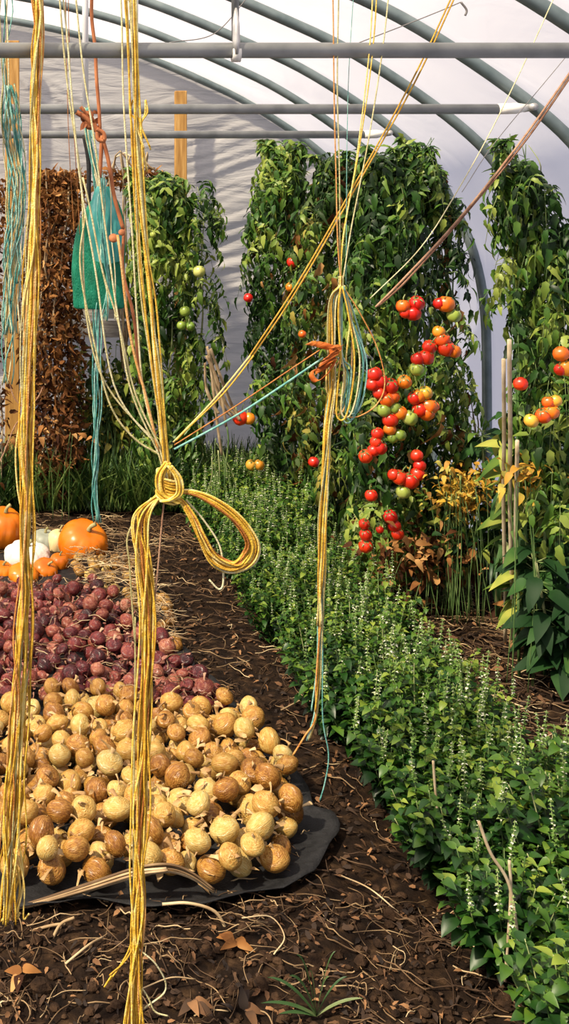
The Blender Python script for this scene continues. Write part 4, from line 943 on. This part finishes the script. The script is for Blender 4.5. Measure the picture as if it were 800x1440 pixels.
# dried leaf stalk lying in front of the onions
t = thing('dried_stalk', P(160, 1262, 2.98), 'long split tan stalk lying across the front of the onion pile', 'stalk')
for i in range(9):
    q = random.uniform(-1, 1)
    c = [(-10, 1285+q*2), (60, 1266+q*4), (130, 1245+q*6), (190, 1226+q*7), (235, 1220+q*6), (268, 1230+q*5), (300, 1252+q*3)]
    if i > 5: c = c[:5]
    mb = MB(); mb.tube(wob(cr([P(x, y, 2.97-.01*i*.4) for x, y in c], 7), .006, 4, i), .0045, 5, tone=.4+.6*random.random(), flat=.6); mb.build('stalk_fibre', M['straw'], t)
for i, c in enumerate([[(228, 1272), (262, 1270), (300, 1282), (320, 1310)], [(90, 1300), (60, 1305), (-5, 1325)], [(70, 1330), (85, 1300), (105, 1290)]]):
    mb = MB(); mb.tube(wob(cr([P(x, y, 2.90-.02*i) for x, y in c], 6), .01, 5, i), .004, 5, tone=.7); mb.build('stalk_fibre', M['straw'], t)

# ---------------------------------------------------------------- litter on the soil
def straw(name, lab, n, region, L, r, m, zf=.0, tonec=.5, seed=0):
    random.seed(seed+1); mb = MB()
    for i in range(n):
        x, y = region(); z = gz(x, y)+zf+random.uniform(.002, .016); a = random.uniform(0, 6.28); l = random.uniform(*L); b_ = random.uniform(-.2, .2)*random.choice([1, 1, 3])
        pts = []
        for k in range(6):
            u = k/5-.5; w = a+b_*u*2.2
            pts.append((x+math.cos(w)*l*u, y+math.sin(w)*l*u, z+random.uniform(-.002, .004)+.010*random.random()*(1 if k in (2, 3) else 0)))
        mb.tube(cr(pts, 2), r*random.uniform(.5, 1.2), 3, tone=min(1, max(0, random.gauss(tonec, .25))))
    return tag(place(mb.build(name, m)), lab, 'litter', None, 'stuff')
def U(x0, x1, y0, y1): return lambda: (random.uniform(x0, x1), random.uniform(y0, y1))
straw('straw_litter', 'scattered straw and dry stems on the near soil', 420, U(-.2, 1.1, 2.4, 3.0), (.03, .16), .0016, M['straw'], tonec=.38, seed=1)
straw('straw_litter', 'dry stems scattered along the dark path', 380, U(.5, 1.0, 3.0, 6.5), (.03, .16), .0018, M['straw'], tonec=.3, seed=2)
straw('straw_litter', 'dry stems on the soil between basil and right wall plants', 1100, U(1.4, 2.1, 3.5, 6.2), (.05, .2), .0024, M['straw'], tonec=.35, seed=3)
straw('straw_litter', 'loose straw heaped over the small onions', 260, reg_s, (.06, .22), .0020, M['straw'], zf=.075, tonec=.6, seed=4)
straw('straw_litter', 'fine roots and skins mixed among the red onions', 240, reg_r, (.03, .12), .0014, M['straw'], zf=.085, tonec=.45, seed=5)
straw('straw_litter', 'dry stems on the bare soil behind the pumpkins', 500, U(-.4, .8, 5.9, 6.9), (.05, .2), .0022, M['straw'], tonec=.3, seed=6)
def flakes(name, lab, n, region, sz, m, zf=0, seed=0, zs=.01, tilt=.8):
    random.seed(seed+50); mb = MB(); A = [([], [], [], [], []), ([], [], [], [], [])]
    for i in range(n):
        x, y = region(); q = A[i % 2]; q[0].append((x, y, gz(x, y)+zf+random.uniform(.004, .004+zs))); q[1].append((random.uniform(-1, 1), random.uniform(-1, 1), random.uniform(-.1, .4))); q[2].append((random.uniform(-tilt, tilt), random.uniform(-tilt, tilt), 1)); q[3].append(sz*random.uniform(.4, 1.3)); q[4].append(random.random())
    for i in range(2): leaves(mb, TL[i+1], *A[i])
    return tag(place(mb.build(name, m)), lab, 'litter', None, 'stuff')
flakes('leaf_litter', 'crumbled brown leaves on the near soil', 900, U(-.2, 1.05, 2.4, 3.0), .022, M['litter'], seed=1)
flakes('leaf_litter', 'crumbled brown leaves along the dark path', 1300, U(.5, 1.0, 2.9, 6.6), .024, M['litter'], seed=2)
flakes('leaf_litter', 'brown leaf crumbs between basil and right wall plants', 1500, U(1.35, 2.1, 3.4, 6.4), .04, M['litter'], seed=3)
flakes('onion_skins', 'loose papery skins among the yellow onions', 900, lambda: reg_y(), .032, M['neck'], zf=.045, seed=4, zs=.075, tilt=1.5)
flakes('onion_skins', 'loose papery skins among the red onions', 420, lambda: reg_r(), .03, M['neckr'], zf=.05, seed=5, zs=.05, tilt=1.5)
# clods
random.seed(77); mb = MB()
for i in range(1300):
    if i < 700: x, y = random.uniform(-.25, 1.1), random.uniform(2.35, 3.0)
    else: x, y = random.uniform(.7, 2.0), random.uniform(3, 6.5)
    r = random.uniform(.004, .016)*(1 if random.random() < .92 else 1.8); Mx = Matrix.Translation((x, y, gz(x, y)+r*.3)) @ Matrix.Rotation(random.uniform(0, 6), 4, 'Z')
    mb.lathe([(.1*r, -.7*r), (.8*r, -.4*r), (r, .1*r), (.6*r, .6*r), (.1*r, .75*r)], 7, M=Mx @ Matrix.Diagonal((1, random.uniform(.6, 1), random.uniform(.6, 1), 1)), lump=.5, seed=i)
tag(place(mb.build('soil_clods', M['clod'], smooth=False)), 'crumbs and clods of dark soil on the ground', 'soil', None, 'stuff')

# individual bits lying about in front
random.seed(3)
def stalk(lab, c, r, m='straw', tone=.8):
    pts = [G(x, y)+Vector((0, 0, .016+.012*math.sin(i*1.7))) for i, (x, y) in enumerate(c)]
    mb = MB(); mb.tube(cr(pts, 6), r, 5, tone=tone); tag(place(mb.build('fallen_twig', M[m])), lab, 'twig')
stalk('pale curled dry stem right of the hanging twine tails', [(340, 1300), (380, 1305), (400, 1325), (385, 1345)], .0018)
stalk('straight dry stem on the soil at the lower middle', [(200, 1400), (240, 1392), (275, 1385)], .0018)
stalk('slanting dry stem left of the twine tails', [(92, 1365), (125, 1345), (145, 1325)], .003)
stalk('long thin dry twig on the soil beside the path', [(480, 1240), (520, 1265), (560, 1290)], .002)
stalk('dry stem lying on the path right of the pile', [(395, 1005), (440, 990), (500, 985)], .003)
for i, (px, py, lab) in enumerate([(345, 1425, 'curled tan leaf on the soil near the bottom edge'), (270, 1420, 'small curled leaf beside the bottom twine end'), (25, 1375, 'rust coloured crumpled leaf at the lower left'), (330, 1330, 'crumpled brown leaf on the soil in the lower middle'), (735, 865, 'large tan dead leaf at the foot of the stakes')]):
    p = G(px, py); mb = MB(); n_ = 5
    pos = [p+Vector((random.uniform(-.012, .012), random.uniform(-.012, .012), .012)) for _ in range(n_)]
    leaves(mb, PT[1], pos, [(random.uniform(-1, 1), random.uniform(-1, .3), .4) for _ in range(n_)], [(random.uniform(-.5, .5), -.5, 1)]*n_, [.034 if i < 4 else .13]*n_, [random.random() for _ in range(n_)])
    tag(place(mb.build('dead_leaf', M['dead' if i > 1 else 'litter'])), lab, 'leaf')
# grass tuft at the bottom
t = thing('grass_tuft', G(440, 1425), 'green grass tuft sprouting from the soil at the bottom', 'grass')
b = G(445, 1432)
for i, (dx, dz, cv) in enumerate([(-.13, .06, .02), (-.11, .10, 0), (-.05, .17, 0), (-.02, .13, 0), (.02, .12, 0), (.07, .09, 0), (.10, .05, 0), (-.09, .03, 0), (.045, .15, 0), (-.07, .13, 0)]):
    mb = MB(); v = []; yy = random.uniform(-.06, .03)
    for s in range(9):
        u = s/8; c = b+Vector((dx*u, yy*u, dz*(1.7*u-.8*u*u)+.005)); hw = .0042*math.sin(math.pi*(.15+.85*u))**.6 if u < 1 else 0; v += [c-Vector((.3*hw, hw, 0)), c+Vector((0, 0, -.001)), c+Vector((.3*hw, hw, hw*.6))]
    mb.add(v, [f for s in range(8) for f in ((3*s, 3*s+1, 3*s+4, 3*s+3), (3*s+1, 3*s+2, 3*s+5, 3*s+4))], tone=.3+.5*random.random()); mb.build('grass_blade', M['strap'], t)
